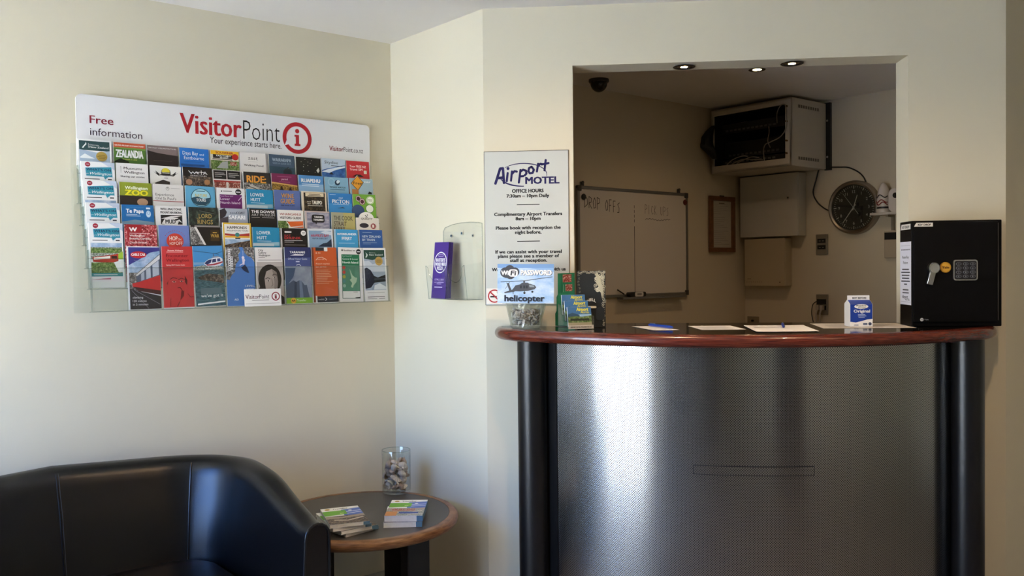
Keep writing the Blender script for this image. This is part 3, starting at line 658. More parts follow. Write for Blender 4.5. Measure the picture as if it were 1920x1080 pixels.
(2, 9): ([('r', 0, 0, 100, 200, '#76ae36'), ('c', 24, 19, 13, '#4a2430'), ('ring', 24, 19, 11, 8, '#d9c0c0'), ('c', 40, 31, 14, '#5a2838'), ('ring', 40, 31, 11, 8, '#d9c0c0'), ('c', 76, 24, 17, '#eef0e4'), ('ring', 76, 24, 15, 13, '#9cbf6a'), ('r', 66, 21, 20, 2, '#7c8c5c'), ('r', 68, 26, 16, 2, '#7c8c5c'), ('c', 72, 60, 18, '#3c5a24'), ('c', 72, 60, 16, '#eceee0'), ('c', 20, 72, 28, '#3d5680')], 'bright green brochure with round badges at the right end of the third row'),
(3, 0): (whatson, 'white brochure with teal speech bubble, leftmost of the fourth row from the top'),
(3, 1): ([('r', 0, 0, 100, 200, '#1a69a6'), ('t', 'Te Papa', 14, 28, 54, 14, WHT, {'b': .03}), ('r', 14, 33, 34, 2, '#bcd4e6'), ('r', 14, 38, 44, 2, '#bcd4e6'), ('rr', 76, 8, 13, 6, 1, '#e4eef4'), ('c', 83, 31, 7.5, '#c6dbe8', {'ry': 12}), ('ring', 83, 28, 5, 3.6, '#5a8fb8'), ('r', 14, 8, 56, 1.3, '#3f88bd'), ('p', [(0, 60), (40, 52), (70, 56), (100, 60), (100, 70), (0, 70)][::-1], '#7a98a8')], 'deep blue brochure with a pale fingerprint mark in the fourth row'),
(3, 2): ([('r', 0, 0, 100, 200, '#e9e6e3'), ('t', 'WELLINGTONS', 16, 15, 68, 8, '#1d1b1a', {'b': .03}), ('t', 'MOUNTAIN BIKING', 16, 27, 70, 8, '#1d1b1a', {'b': .03}), ('r', 16, 32, 70, 34, '#1d1b1a'), ('p', [(16, 46), (50, 36), (86, 34), (50, 44)][::-1], '#e4e0dc'), ('p', [(18, 64), (30, 44), (72, 42), (86, 60), (74, 54), (70, 66), (30, 66)][::-1], '#e4e0dc'), ('t', 'MUD', 31, 63, 32, 15, '#1d1b1a', {'b': .03}), ('p', [(60, 48), (84, 40), (86, 44), (64, 53)][::-1], '#1d1b1a')], 'white brochure with heavy black lettering in the fourth row'),
(3, 3): ([('r', 0, 0, 100, 200, '#26302b'), ('r', 0, 0, 100, 200, PH_DKGR), ('s', [(36, 10), (88, 20)], 3, '#0a0c0b'), ('s', [(36, 13), (88, 23)], 1, '#79837c'), ('t', 'LORD', 34, 40, 44, 16, '#c3a65a'), ('t', 'OF THE', 26, 44, 12, 4, '#c3a65a'), ('t', 'RINGS', 29, 62, 52, 17, '#c3a65a')], 'dark green brochure with gold serif-like capitals in the fourth row'),
(3, 4): ([('r', 0, 0, 100, 200, '#a7afbc'), ('p', [(0, 8), (18, 0), (26, 14), (20, 30), (0, 44)][::-1], '#302b30'), ('p', [(0, 40), (30, 30), (30, 70), (0, 70)][::-1], '#4a434a'), ('t', 'seal', 36, 20, 24, 8, '#3a4152'), ('t', 'COAST', 60, 20, 30, 9, '#2e3546', {'b': .02}), ('t', 'SAFARI', 32, 40, 58, 15, '#f2f2f2', {'b': .03})], 'silver-blue brochure with a dark animal shape at its left in the fourth row'),
(3, 5): ([('r', 0, 0, 100, 200, '#1a1716'), ('t', 'THE DOWSE', 8, 16, 86, 10, '#f0eeec', {'b': .03}), ('t', 'ART MUSEUM', 8, 28, 86, 9, '#c9c5c2'), ('r', 8, 33, 30, 2, '#9c9894'), ('r', 46, 33, 46, 2, '#9c9894')], 'plain black brochure with two lines of white capitals in the fourth row'),
(3, 6): ([('r', 0, 0, 100, 200, '#ebe7e2'), ('t', 'WHANGANUI', 8, 21, 82, 9.5, '#a33c34', {'b': .02}), ('t', 'VISITORS GUIDE', 8, 35, 82, 9, '#2d2826', {'b': .03}), ('r', 0, 43, 40, 40, PH_GREEN), ('p', [(36, 46), (98, 43), (98, 70), (48, 68)][::-1], '#d9642a'), ('s', [(34, 46), (48, 68), (96, 62)], 2.4, WHT)], 'white brochure with red heading and an orange corner in the fourth row'),
(3, 7): ([('r', 0, 0, 100, 200, '#8f8da0'), ('r', 6, 4, 90, 90, PH_LAV), ('r', 0, 0, 100, 5, '#c9b6ad'), ('r', 0, 0, 8, 200, '#c9b6ad'), ('rr', 27, 14, 52, 32, 8, '#191718'), ('p', [(40, 45), (48, 45), (44, 54)][::-1], '#191718'), ('t', 'TURANGI', 37, 27, 33, 7.5, '#f1efec', {'b': .03}), ('t', 'TONGARIRO', 34, 38, 40, 7.5, '#f1efec', {'b': .03})], 'grey-lilac brochure with a black speech bubble in the fourth row'),
(3, 8): ([('r', 0, 0, 100, 200, '#a9a68c'), ('p', [(50, 0), (100, 0), (100, 200), (60, 200)][::-1], '#b9b070'), ('t', 'THE COOK', 10, 32, 80, 19, '#3c3b36', {'b': .008}), ('t', 'STRAIT', 10, 55, 54, 19, '#4a3a2c', {'b': .008}), ('t', 'FERRY', 10, 75, 46, 17, '#4a3a2c', {'b': .008})], 'khaki brochure with tall thin dark capitals in the fourth row'),
(3, 9): ([('p', circ(46, 22, 32, 20, 26, -pi, 0), '#ece8e2'), ('r', 0, 20, 98, 180, '#e3dcd2'), ('c', 42, 10, 2.4, '#2a2626'), ('c', 50, 8, 2.4, '#2a2626'), ('p', [(38, 18), (46, 13), (54, 18)][::-1], '#2a2626'), ('t', 'QUALITY', 22, 28, 50, 8.5, '#2c2726', {'b': .02}), ('c', 34, 52, 20, '#2b2630', {'ry': 10}), ('c', 74, 54, 13, '#8a2426'), ('ring', 74, 54, 12, 10.5, '#e0c8c0'), ('r', 69, 47, 9, 13, '#e9dcd2')], 'cream round-topped brochure with a red badge at the right end of the fourth row'),
(4, 0): (whatson, 'white brochure with teal speech bubble, lowest in the first column, its whole cover showing'),
(4, 1): ([('r', 0, 0, 100, 200, PH_RED), ('p', [(8, 0), (52, 0), (50, 30), (20, 36), (8, 66)][::-1], '#a3242a'), ('t', 'W', 15, 24, 23, 14, '#f5f0ec', {'b': .05}), ('r', 15, 30, 64, 1.2, '#f0dcd8'), ('t', 'Wellington', 15, 42, 46, 7, '#f5f0ec', {'b': .02}), ('t', 'Botanic Garden', 15, 52, 62, 7, '#f5f0ec', {'b': .02}), ('t', 'Otari-Wilton', 15, 66, 54, 7, '#f5f0ec')], 'red and white plant-photo brochure with a bold white initial in the fifth row'),
(4, 2): ([('r', 0, 0, 100, 200, '#7084c0'), ('c', 52, 56, 28, '#d1402f')]+[('c', 52+34*cos(a), 50-31*sin(a), 1.4, '#b0445c') for a in [pi*i/14 for i in range(2, 13)]]+[('t', 'HOP', 34, 54, 26, 16, '#f4e6d8', {'b': .01}), ('t', 'ON', 61, 54, 11, 8, '#f4e6d8'), ('t', 'HOP', 34, 70, 18, 11, '#f4e6d8'), ('t', 'OFF', 54, 70, 22, 13, '#f4e6d8')], 'periwinkle brochure with a red half disc in the fifth row'),
(4, 3): ([('r', 0, 0, 100, 200, '#1c1817'), ('r', 14, 0, 86, 6, '#8f8a86'), ('p', [(0, 6), (18, 6), (48, 70), (0, 70)][::-1], PH_GREY), ('p', [(12, 6), (20, 6), (50, 70), (42, 70)][::-1], '#dad6d2'), ('r', 66, 16, 30, 40, '#3c2c12'), ('t', 'WAR', 67, 43, 28, 13, '#c9a04a', {'b': .01}), ('r', 74, 24, 14, 3, '#c9a04a')], 'black brochure with a diagonal pale stripe in the fifth row'),
(4, 4): ([('r', 0, 0, 100, 200, '#e0b83a'), ('r', 5, 6, 90, 200, '#ece8e0'), ('t', 'HAMMONDS', 15, 23, 70, 11, '#2a2622', {'b': .025}), ('t', 'WELLINGTON TOURS', 12, 32, 78, 5.5, '#2a2622', {'b': .01}), ('p', [(6, 40), (50, 44), (94, 38), (94, 54), (50, 50), (6, 48)][::-1], '#a8322e'), ('r', 6, 49, 88, 7, '#e2a92c'), ('c', 50, 45, 8, '#3f8f8a'), ('r', 42, 56, 18, 5, '#33444c'), ('r', 5, 62, 90, 140, PH_SKYL), ('p', [(5, 84), (50, 74), (95, 66), (95, 110), (5, 110)][::-1], PH_ROCK)], 'yellow-framed brochure standing tall in the fifth row'),
(4, 5): (lowerhutt, 'teal-blue brochure with two white capital words, in the fifth row above the lowest'),
(4, 6): ([('r', 0, 0, 100, 200, '#1b1716'), ('r', 0, 0, 5, 200, '#b9b4ae'), ('r', 15, 12, 26, 6, '#d9d6d2'), ('t', 'EAT', 14, 32, 24, 7, '#a8262a', {'b': .03}), ('t', 'DRINK', 14, 42, 62, 9, '#b3282c', {'b': .05}), ('r', 13, 47, 70, 1.8, '#cfcac6'), ('r', 13, 53, 36, 1.8, '#cfcac6'), ('c', 87, 18, 10, '#e9e7e4'), ('r', 81, 15, 12, 2, '#3a3634'), ('r', 82, 20, 10, 2, '#3a3634'), ('r', 13, 64, 80, 1.6, '#8e8a86')], 'black brochure with red lettering and a white disc in the fifth row'),
(4, 7): ([('r', 0, 0, 100, 200, '#d9dde2'), ('r', 4, 8, 90, 190, '#86a4c0'), ('p', [(50, 14), (70, 8), (94, 12), (94, 26), (70, 22)][::-1], '#cdd8e2'), ('t', "HAWKE'S BAY", 12, 33, 72, 11, '#b03a4a', {'b': .03}), ('t', 'VISITOR GUIDE 2017', 16, 42, 62, 6, '#2a3a58', {'b': .02}), ('p', [(40, 70), (60, 58), (74, 56), (94, 40), (94, 72), (40, 72)][::-1], '#223248')], 'sky blue brochure in a white frame with red heading in the fifth row'),
(4, 8): ([('r', 0, 0, 100, 200, '#3f9fd4'), ('r', 0, 0, 7, 200, '#a9c9dc'), ('t', 'INTERISLANDER', 14, 23, 80, 8.5, WHT, {'b': .03}), ('t', 'FERRY', 32, 42, 42, 12, WHT, {'b': .03}), ('s', [(36, 38), (54, 46), (70, 36)], 2, '#7cc0e4'), ('r', 18, 55, 68, 1.6, '#bfe0f0')], 'light blue brochure with thick white capitals in the fifth row'),
(4, 9): ([('r', 0, 0, 100, 200, '#27569c'), ('r', 14, 10, 40, 2, '#9fb6d8'), ('t', 'NEW ZEALAND', 12, 32, 80, 9.5, '#e4ecf4'), ('t', 'BY TRAIN', 12, 46, 54, 9.5, '#e4ecf4'), ('r', 14, 52, 60, 1.6, '#8fa9d0'), ('r', 14, 58, 34, 1.6, '#8fa9d0')], 'royal blue brochure at the right end of the fifth row'),
(5, 1): ([('r', 0, 0, 100, 200, '#e6e4ea'), ('r', 4, 3, 96, 70, '#3a3a86'), ('p', [(4, 60), (40, 40), (70, 20), (100, 14), (100, 90), (4, 90)][::-1], PH_SKYL), ('c', 34, 27, 25, '#c22b32', {'ry': 11}), ('t', 'CABLE CAR', 13, 30, 42, 8, '#f6f0ea', {'b': .03}), ('s', [(20, 44), (36, 48), (52, 44)], 1, '#8a8a96'), ('r', 4, 84, 96, 60, PH_GREY), ('p', [(22, 90), (100, 24), (100, 40), (30, 98)][::-1], '#d6d4d4'), ('s', [(22, 92), (100, 25)], 1.6, '#2a2628'), ('p', [(24, 98), (100, 40), (100, 92), (30, 116)][::-1], '#5a6478'), ('p', [(40, 88), (50, 80), (50, 106), (40, 110)][::-1], '#aab4c4'), ('p', [(56, 75), (70, 64), (70, 100), (56, 105)][::-1], '#b7c0cc'), ('p', [(76, 60), (96, 45), (96, 91), (76, 98)][::-1], '#bcc4d0'), ('p', [(12, 118), (32, 114), (100, 92), (100, 146), (30, 136), (14, 130)][::-1], '#c62f30'), ('p', [(14, 128), (100, 142), (100, 156), (30, 142)][::-1], '#4a2224'), ('p', [(4, 134), (30, 142), (100, 160), (100, 200), (4, 200)][::-1], '#2b282e'), ('s', [(10, 140), (60, 198)], 1.4, '#8b8890'), ('s', [(20, 140), (96, 186)], 1.4, '#8b8890'), ('t', 'climbing', 12, 166, 32, 7, WHT), ('t', '120 metres', 12, 177, 42, 7, WHT), ('t', 'in 5 minutes', 12, 188, 47, 7, WHT)], 'brochure with a red railway carriage under a purple sky in the lowest row'),
(5, 2): ([('r', 0, 0, 100, 200, '#c5383a'), ('r', 0, 0, 3, 200, '#d9605e'), ('t', 'Museums Wellington', 20, 15, 50, 4, '#f4dcd6', {'b': .02}), ('r', 16, 17.5, 54, 2, '#e8aca4'), ('t', 'Encounter', 14, 35, 72, 10.5, '#7c1620', {'b': .015}), ('t', 'Wellington', 14, 50, 74, 10.5, '#7c1620', {'b': .015}), ('t', 'Spring 2017 Events Guide', 14, 63, 60, 4, '#f6dcd4', {'b': .02}),
   ('p', [(26, 116), (35, 111), (46, 117), (36, 121)][::-1], '#a8282c'), ('p', [(28, 116), (36, 112.5), (44, 117), (36, 119.5)][::-1], '#dc9a92'), ('c', 36.5, 116, 2.6, '#4a2018'), ('p', [(52, 115.5), (60, 110.5), (70, 115), (61, 119)][::-1], '#a8282c'), ('p', [(54, 115.3), (60, 112), (68, 115), (61, 118)][::-1], '#dc9a92'), ('c', 61, 115, 2.6, '#4a2018'), ('s', [(50, 110), (60, 105), (72, 109)], 2, '#5a1a1c'), ('s', [(24, 108), (34, 102), (46, 106)], 2, '#5a1a1c'), ('p', [(72, 96), (80, 112), (78, 128), (72, 118)][::-1], '#5a1a1c'), ('p', [(12, 122), (18, 112), (16, 126), (24, 136)][::-1], '#7a2022'), ('s', [(48, 136), (56, 136), (62, 146), (58, 152)], 2.6, '#6a1a1e'), ('p', [(58, 152), (68, 144), (66, 164), (54, 178)][::-1], '#7c2024'), ('s', [(24, 170), (22, 196)], 1.8, '#7a2022'), ('s', [(80, 156), (88, 168), (98, 166)], 1.8, '#7a2022'), ('s', [(52, 182), (44, 197)], 3, '#7a2022')], 'red brochure with sketched eyes and dark red heading in the lowest row'),
(5, 3): ([('r', 0, 0, 100, 200, '#4a90c8'), ('p', [(0, 0), (100, 0), (100, 70), (0, 70)][::-1], '#4690ca'), ('r', 0, 54, 100, 8, '#7ca8cc'), ('p', [(0, 68), (30, 64), (100, 68), (100, 82), (0, 82)][::-1], PH_CITY), ('r', 0, 80, 100, 120, '#34525c'), ('r', 0, 80, 100, 120, PH_SEA), ('p', [(10, 104), (44, 92), (98, 98), (98, 126), (60, 118), (20, 112)][::-1], PH_ROCK), ('s', [(2, 16), (60, 24), (86, 28)], 1.6, '#2c4a66'), ('s', [(76, 26), (98, 20)], 1.4, '#2c4a66'), ('s', [(68, 28), (70, 40)], 3, '#5a6478'), ('p', [(60, 42), (66, 36), (84, 34), (90, 40)][::-1], '#8a94a8'), ('p', [(34, 60), (40, 52), (52, 44), (72, 40), (90, 38), (98, 44), (98, 58), (88, 66), (66, 69), (44, 67)][::-1], '#dfe2e8'),
   ('p', [(36, 59), (42, 52), (52, 46), (62, 45), (58, 56), (46, 62)][::-1], '#22305c'), ('p', [(64, 45), (76, 43), (76, 54), (62, 56)][::-1], '#2b3a66'), ('p', [(80, 43), (90, 42), (91, 52), (80, 53)][::-1], '#34457a'), ('p', [(40, 62), (66, 60), (98, 52), (98, 57), (70, 65), (46, 66)][::-1], '#a83a44'), ('s', [(50, 68), (48, 75)], 1.4, '#c9ccd0'), ('s', [(80, 66), (80, 74)], 1.4, '#c9ccd0'), ('s', [(38, 75), (94, 74)], 1.8, '#e4e6e8'),
   ('r', 18, 140, 70, 20, '#60757c'), ('t', "we've got it", 18, 170, 74, 11, WHT, {'b': .01}), ('p', [(6, 190), (98, 184), (98, 189), (6, 195)][::-1], WHT)], 'brochure with a white helicopter over a harbour in the lowest row'),
(5, 4): ([('r', 0, 0, 100, 200, '#4d7fc6'), ('p', [(0, 0), (46, 0), (52, 14), (44, 26), (46, 44), (34, 58), (30, 84), (18, 96), (10, 112), (0, 110)][::-1], PH_GREY), ('p', [(60, 0), (100, 0), (100, 52), (90, 36), (76, 30), (66, 20)][::-1], PH_GREY), ('r', 8, 6, 8, 74, '#e8e8e8'), ('r', 17, 32, 7, 44, '#e8e8e8')]+[('r', 10.5, 9+i*8, 3, 4, '#222226') for i in range(9)]+[('r', 19, 35+i*8, 3, 4, '#222226') for i in range(5)]+[('c', 60, 36, 5, '#e4dcea'), ('p', [(56, 40), (66, 40), (64, 60), (58, 60)][::-1], '#d8d0e2'), ('p', [(52, 70), (66, 60), (74, 72), (80, 88), (74, 88), (60, 80)][::-1], '#1e2c4e'), ('s', [(48, 62), (60, 56), (66, 44)], 3, '#d8d0e2'), ('s', [(60, 12), (60, 34)], 1, '#dfe6f2'), ('t', 'LEVEL.', 64, 136, 34, 7, WHT, {'b': .02}), ('t', 'NEW', 68, 148, 26, 7, WHT, {'b': .02}), ('t', 'AD', 24, 182, 15, 7, WHT, {'b': .02})], 'blue brochure with a climber between grey trees in the lowest row'),
(5, 5): ([('r', 0, 0, 100, 200, '#e4e1de'), ('t', 'City', 12, 13, 18, 7, '#1d1b1a', {'b': .02}), ('t', 'Gallery', 12, 22, 29, 7, '#1d1b1a', {'b': .02}), ('t', 'Wellington', 12, 31, 43, 7, '#1d1b1a', {'b': .02}), ('r', 12, 34, 24, 1.6, '#555250'), ('r', 10, 44, 86, 1.2, '#555250'), ('r', 4, 51, 96, 150, '#b9b2ae'), ('p', circ(50, 112, 43, 26, 52), '#1c1817'), ('p', [(4, 150), (14, 134), (30, 160), (100, 196), (100, 200), (4, 200)][::-1], '#2a2524'), ('p', [(30, 108), (38, 84), (58, 76), (76, 88), (80, 120), (74, 156), (56, 176), (40, 168), (32, 140)][::-1], '#b3a59d'), ('p', [(60, 80), (76, 88), (80, 120), (74, 156), (62, 172), (66, 120)][::-1], '#8f827c'), ('s', [(34, 110), (42, 106), (50, 110)], 2.4, '#2c2422'), ('s', [(60, 98), (68, 94), (76, 98)], 2.4, '#2c2422'), ('c', 43, 117, 5, '#e6ddd6', {'ry': 3}), ('c', 43, 117, 2.8, '#1d1716'), ('c', 68, 106, 5, '#e6ddd6', {'ry': 3}), ('c', 68, 106, 2.8, '#1d1716'), ('s', [(56, 110), (60, 132), (54, 136)], 1.6, '#6e605a'), ('p', [(46, 152), (60, 146), (72, 142), (62, 156), (52, 158)][::-1], '#5d3a38'), ('s', [(50, 152), (68, 146)], 1.6, '#e6ddd6'), ('p', [(40, 176), (56, 178), (76, 158), (100, 176), (100, 200), (40, 200)][::-1], '#1d1918'), ('s', [(48, 180), (62, 178), (76, 168)], 3, '#cfc6bf')], 'black and white portrait brochure with a smiling dark-haired face in the lowest row'),
(5, 6): ([('r', 0, 0, 100, 200, '#2c3566'), ('p', [(0, 40), (100, 36), (100, 70), (0, 74)][::-1], '#46548a'), ('r', 0, 68, 100, 112, pic('photo_haze', ['#6d7a92', '#8a94a6', '#aab0bc'], 10)), ('t', 'TARANAKI', 20, 22, 58, 8, WHT, {'b': .03}), ('p', [(20, 30), (40, 25), (76, 26), (70, 30)][::-1], WHT), ('t', 'Official Visitor Guide', 12, 45, 74, 7, '#cdd3e4'), ('r', 42, 50, 14, 3.4, '#cdd3e4'), ('s', [(44, 64), (54, 61), (60, 66)], 2, '#dfe4ee'), ('p', [(0, 74), (40, 74), (30, 106), (0, 142)][::-1], '#3c5474'), ('p', [(0, 180), (0, 136), (30, 118), (40, 124), (52, 118), (62, 122), (72, 136), (80, 134), (90, 180)][::-1], '#44536a'), ('p', [(30, 180), (34, 122), (42, 124), (40, 180)][::-1], '#2b3850'), ('p', [(52, 180), (52, 118), (62, 120), (66, 180)][::-1], '#6c7c94'), ('r', 0, 180, 100, 30, '#7fb52e'), ('c', 27, 190, 10, '#e0a83c'), ('t', 'AA', 20, 193, 14, 7, '#2a1e10', {'b': .04}), ('t', 'Traveller', 40, 193, 36, 8, '#eef4de')], 'indigo brochure with skyscrapers and a lime green foot in the lowest row'),
(5, 7): ([('r', 0, 0, 100, 200, '#c85a28'), ('r', 0, 0, 8, 200, '#7c3a1e'), ('r', 16, 0, 40, 12, '#23262c'), ('rr', 50, 0, 14, 14, 2, '#e9e6e2'), ('t', '& 91', 16, 23, 18, 6, '#f4d3bc', {'b': .02}), ('s', [(16, 46), (24, 38), (40, 36), (54, 42), (58, 46)], 1.6, '#f4e0d0'), ('t', 'airport flyer', 22, 45, 28, 4, '#f4e0d0'), ('t', 'Airport express', 14, 62, 56, 6, '#f4d9c6'), ('t', 'bus service', 14, 73, 42, 6, '#f4d9c6')]+lines(14, 82, 72, 9, 6, 1.6, '#eab696', 3)+[('s', [(60, 150), (80, 156), (98, 170)], 1, '#d87a4c'), ('r', 8, 178, 92, 24, '#22242e'), ('r', 8, 176, 6, 26, '#e4e2de'), ('t', 'metlink', 18, 192, 24, 6, '#cfd3dc'), ('s', [(46, 184), (52, 189), (46, 194)], 2, '#e4e6ea'), ('r', 58, 188, 34, 3, '#5c6478')], 'orange bus timetable brochure in the lowest row'),
(5, 8): ([('r', 0, 0, 100, 200, '#e7e5e2'), ('c', 16, 10, 4, '#2a2826'), ('c', 16, 9.4, 1.6, WHT), ('t', 'BookNow', 23, 14, 34, 6.5, '#3a2a2a', {'b': .02}), ('r', 60, 10, 12, 3, '#8a8684'), ('c', 85, 15, 10, '#1b1b1d'), ('r', 79, 13.5, 12, 3, WHT), ('r', 12, 26, 76, 166, '#1f5c46'), ('r', 12, 26, 76, 40, '#19714a'), ('t', 'Route Planner 2017', 16, 34, 40, 3.6, '#cfe6da'), ('t', 'Central & Lower', 16, 46, 66, 6.5, '#eef6f0'), ('t', 'North Island', 16, 60, 66, 8.5, '#eef6f0', {'b': .02}), ('r', 14, 67, 72, 96, '#4f8a70'), ('p', [(44, 80), (50, 90), (56, 104), (66, 112), (76, 114), (72, 130), (60, 142), (56, 152), (48, 148), (54, 134), (44, 122), (52, 116), (48, 100)][::-1], '#a8c0a4')]+[('c', 21, 76+i*17, 6.5, c) for i, c in enumerate(('#c04038', '#c8483e', '#a8a83c', '#4c8a8a', '#9ab8a8'))]+[('r', 14, 164, 72, 26, '#e4e4e0'), ('r', 58, 167, 18, 1.4, '#6c6c6a'), ('p', [(64, 188), (86, 186), (86, 191), (70, 191)][::-1], '#2a2a2a')], 'white brochure with a green island map in the lowest row'),
(5, 9): ([('r', 0, 0, 100, 200, '#e9e9e8'), ('r', 4, 8, 90, 38, '#1f4a3c'), ('p', [(10, 36), (16, 26), (12, 16), (22, 26), (16, 36)][::-1], '#cfdcd4'), ('t', 'Discover', 28, 20, 26, 4, '#cfdcd4'), ('t', 'New Zealand', 28, 29, 58, 6.5, '#dfe8e2', {'b': .015}), ('p', [(4, 40), (40, 46), (94, 34), (94, 160), (4, 160)][::-1], '#a2b2c4'), ('p', [(4, 50), (24, 48), (40, 62), (70, 54), (94, 66), (94, 90), (4, 90)][::-1], '#c9d2dc'), ('p', [(4, 78), (14, 74), (30, 84), (44, 106), (60, 112), (94, 102), (94, 128), (44, 132), (28, 150), (4, 154)][::-1], '#1e2428'), ('r', 44, 117, 50, 2, '#56626c'), ('p', [(44, 132), (94, 128), (94, 158), (30, 158)][::-1], '#8e9eb0'), ('p', [(44, 142), (66, 134), (94, 148), (94, 158), (40, 158)][::-1], '#dbe2e8'), ('c', 68, 50, 17, '#b4944c'), ('r', 58, 45, 20, 1.6, '#6f5a20'), ('r', 56, 50, 24, 1.6, '#6f5a20'), ('r', 58, 55, 20, 1.6, '#6f5a20'), ('r', 12, 168, 74, 2, '#a9a9a8'), ('r', 12, 184, 74, 2.4, '#55585a'), ('r', 12, 191, 40, 2, '#8a8a8a'), ('r', 60, 191, 26, 2, '#55585a')], 'white-framed brochure with mirror lake and gold seal, right end of the lowest row'),
}
# ================================================================ wall rack
CARD_W, CARD_H, PITCH, TILT = .114, .229, .1198, -4
ROWZ = (1.8485, 1.770, 1.698, 1.617, 1.544, 1.4655)
def row_u(i, c): return 1.336-.0012*i-PITCH*(c+.5)
def row_off(i): return .030+.0235*i
rack = thing('brochure_rack', 'clear six-tier wall rack full of brochures under a white header board', 'rack', FL(.73, 1.235, 0))
RB = FL(.73, 1.235, 0).inverted()
HB = mat('header_board', '#e6e6e8', .3, spec=.5)
g = G(); g.prism(rrect(-.603, .50, .603, .778, .02), .012, .018, HB); hb = g.build('header_board', rack)
RED, DKT = P('#b5202e'), P('#1b1718')
z = .0186
for t_, x_, y_, w_, c_, m_, b_ in (('Free', -.557, .676, .080, .030, P('#8f1f35'), .02), ('information', -.557, .633, .182, .028, P('#3c2a38'), 0), ('Visitor', -.233, .672, .243, .080, RED, .02), ('Point', .018, .668, .158, .082, DKT, -.012), ('Your experience starts here.', -.118, .641, .300, .026, DKT, 0), ('Visitor', .403, .652, .068, .022, P('#7c2a34'), .02), ('Point.co.nz', .472, .652, .096, .022, DKT, 0)):
    g = G(); g.text(t_, x_, y_, w_, c_, z, m_, bold=b_); g.build('lettering', hb)
g = G(); cxx, cyy = .254, .692
a = circ(cxx, cyy, .066, 48); b = circ(cxx, cyy, .049, 48)
g.add([(*q, z) for q in a+b], [(i, (i+1) % 48, 48+(i+1) % 48, 48+i) for i in range(48)], RED)
g.poly([(cxx-.057, cyy-.034), (cxx-.036, cyy-.028), (cxx-.046, cyy-.006)], z+.0002, HB)
g.poly(circ(cxx, cyy+.029, .0095, 20), z, RED)
g.poly([(cxx-.0125, cyy+.013), (cxx-.0125, cyy+.005), (cxx-.007, cyy+.005), (cxx-.007, cyy-.024), (cxx-.0125, cyy-.024), (cxx-.0125, cyy-.033), (cxx+.014, cyy-.033), (cxx+.014, cyy-.024), (cxx+.008, cyy-.024), (cxx+.008, cyy+.013)], z, RED)
g.build('emblem', hb)
g = G(); g.box(-.62, .62, -.01, .60, .004, .0065, ACRY); g.build('back_sheet', rack)
for i in range(6):
    ub = .73-row_u(i, 4.5)                                # local x of the row middle (towards image right)
    zb = ROWZ[i]-CARD_H-1.235; o0 = row_off(i)+.016
    M = T(ub, zb, o0) @ RX(TILT)
    hw = PITCH*5+.006; g = G()
    g.box(-hw, hw, -.004, .105 if i < 5 else .15, .0125, .0145, ACRY, M)          # front lip
    g.box(-hw, hw, -.004, -.0015, -.010, .0145, ACRE, M)                        # floor
    g.box(-hw, hw, .103 if i < 5 else .148, .105 if i < 5 else .15, .0124, .0147, ACRE, M)
    for k in range(11):
        x = -PITCH*5+PITCH*k
        e = .135 if i < 5 else .15
        g.box(x-.0008, x+.0008, -.0015, e, -.010, .0125, ACRE if k in (0, 10) else ACRY, M)
    g.build('pocket_tier', rack)
BWH = mat('brochure_paper', '#e2e0da', .6)
for (i, c), (elems, label) in sorted(covers.items()):
    u = row_u(i, c); jr = random.Random(i*31+c*7)
    dz = jr.uniform(-.002, .002); dx = jr.uniform(-.0015, .0015)
    if (i, c) == (4, 4): dz += .0125
    if (i, c) == (5, 3): dz += .004
    M = FL(u+dx, ROWZ[i]-CARD_H+dz, row_off(i)+.016) @ RX(TILT) @ RZ(1.3 if (i, c) == (5, 3) else (-1.2 if (i, c) == (5, 8) else jr.uniform(-.35, .35)))
    g = G(); t = jr.uniform(.005, .009)
    w = CARD_W-jr.uniform(0, .002)
    if (i, c) == (3, 9):
        g.box(-w/2, w/2, 0, CARD_H-.2*w, -t/2, t/2, BWH)
        g.prism([((x-50)*w/100, CARD_H-y*w/100) for x, y in circ(46, 22, 32, 20, 26, -pi, 0)], -t/2, t/2, BWH)
    else:
        g.box(-w/2, w/2, 0, CARD_H, -t/2, t/2, BWH)
    if (i, c) == (1, 9):
        g.prism([((x-50)*w/100, CARD_H-y*w/100) for x, y in ((34, -12), (4, 22), (34, 52), (60, 16))], -t/2+.001, t/2, BWH)
    printed(g, [e_ if e_[0] != 'r' or e_[2]+e_[4] <= 200 else (*e_[:4], 200-e_[2], *e_[5:]) for e_ in elems], w, CARD_H, t/2, None, .92 if i < 5 else 1)
    o = g.build('brochure', M=M); tag(o, label, 'brochure', 'brochures in the wall rack')
# white tag clipped to the lowest tier
M = FL(.7117, 1.2335, row_off(5)+.034) @ RX(TILT)
g = G(); g.box(-.0755, .0755, 0, .067, -.0007, .0007, BWH)
printed(g, [('r', 0, 0, 100, 44.3, '#ececea'), ('t', 'Visitor', 3, 25, 37, 11.5, '#5c2430', {'b': .01}), ('t', 'Point', 40, 25, 27, 11.5, '#2a2426'), ('r', 20, 28, 46, 1.5, '#8a8688'), ('ring', 85, 20, 11.5, 8.8, '#8e2233'), ('t', 'i', 85, 26, 4.5, 12, '#7c1e2e', {'al': 'C', 'b': .05}), ('r', 3, 37, 92, .9, '#9a9899')], .151, .067, .0007)
tag(g.build('rack_tag', M=M), 'small white card with red ring emblem clipped over the lowest row of brochures', 'sign')
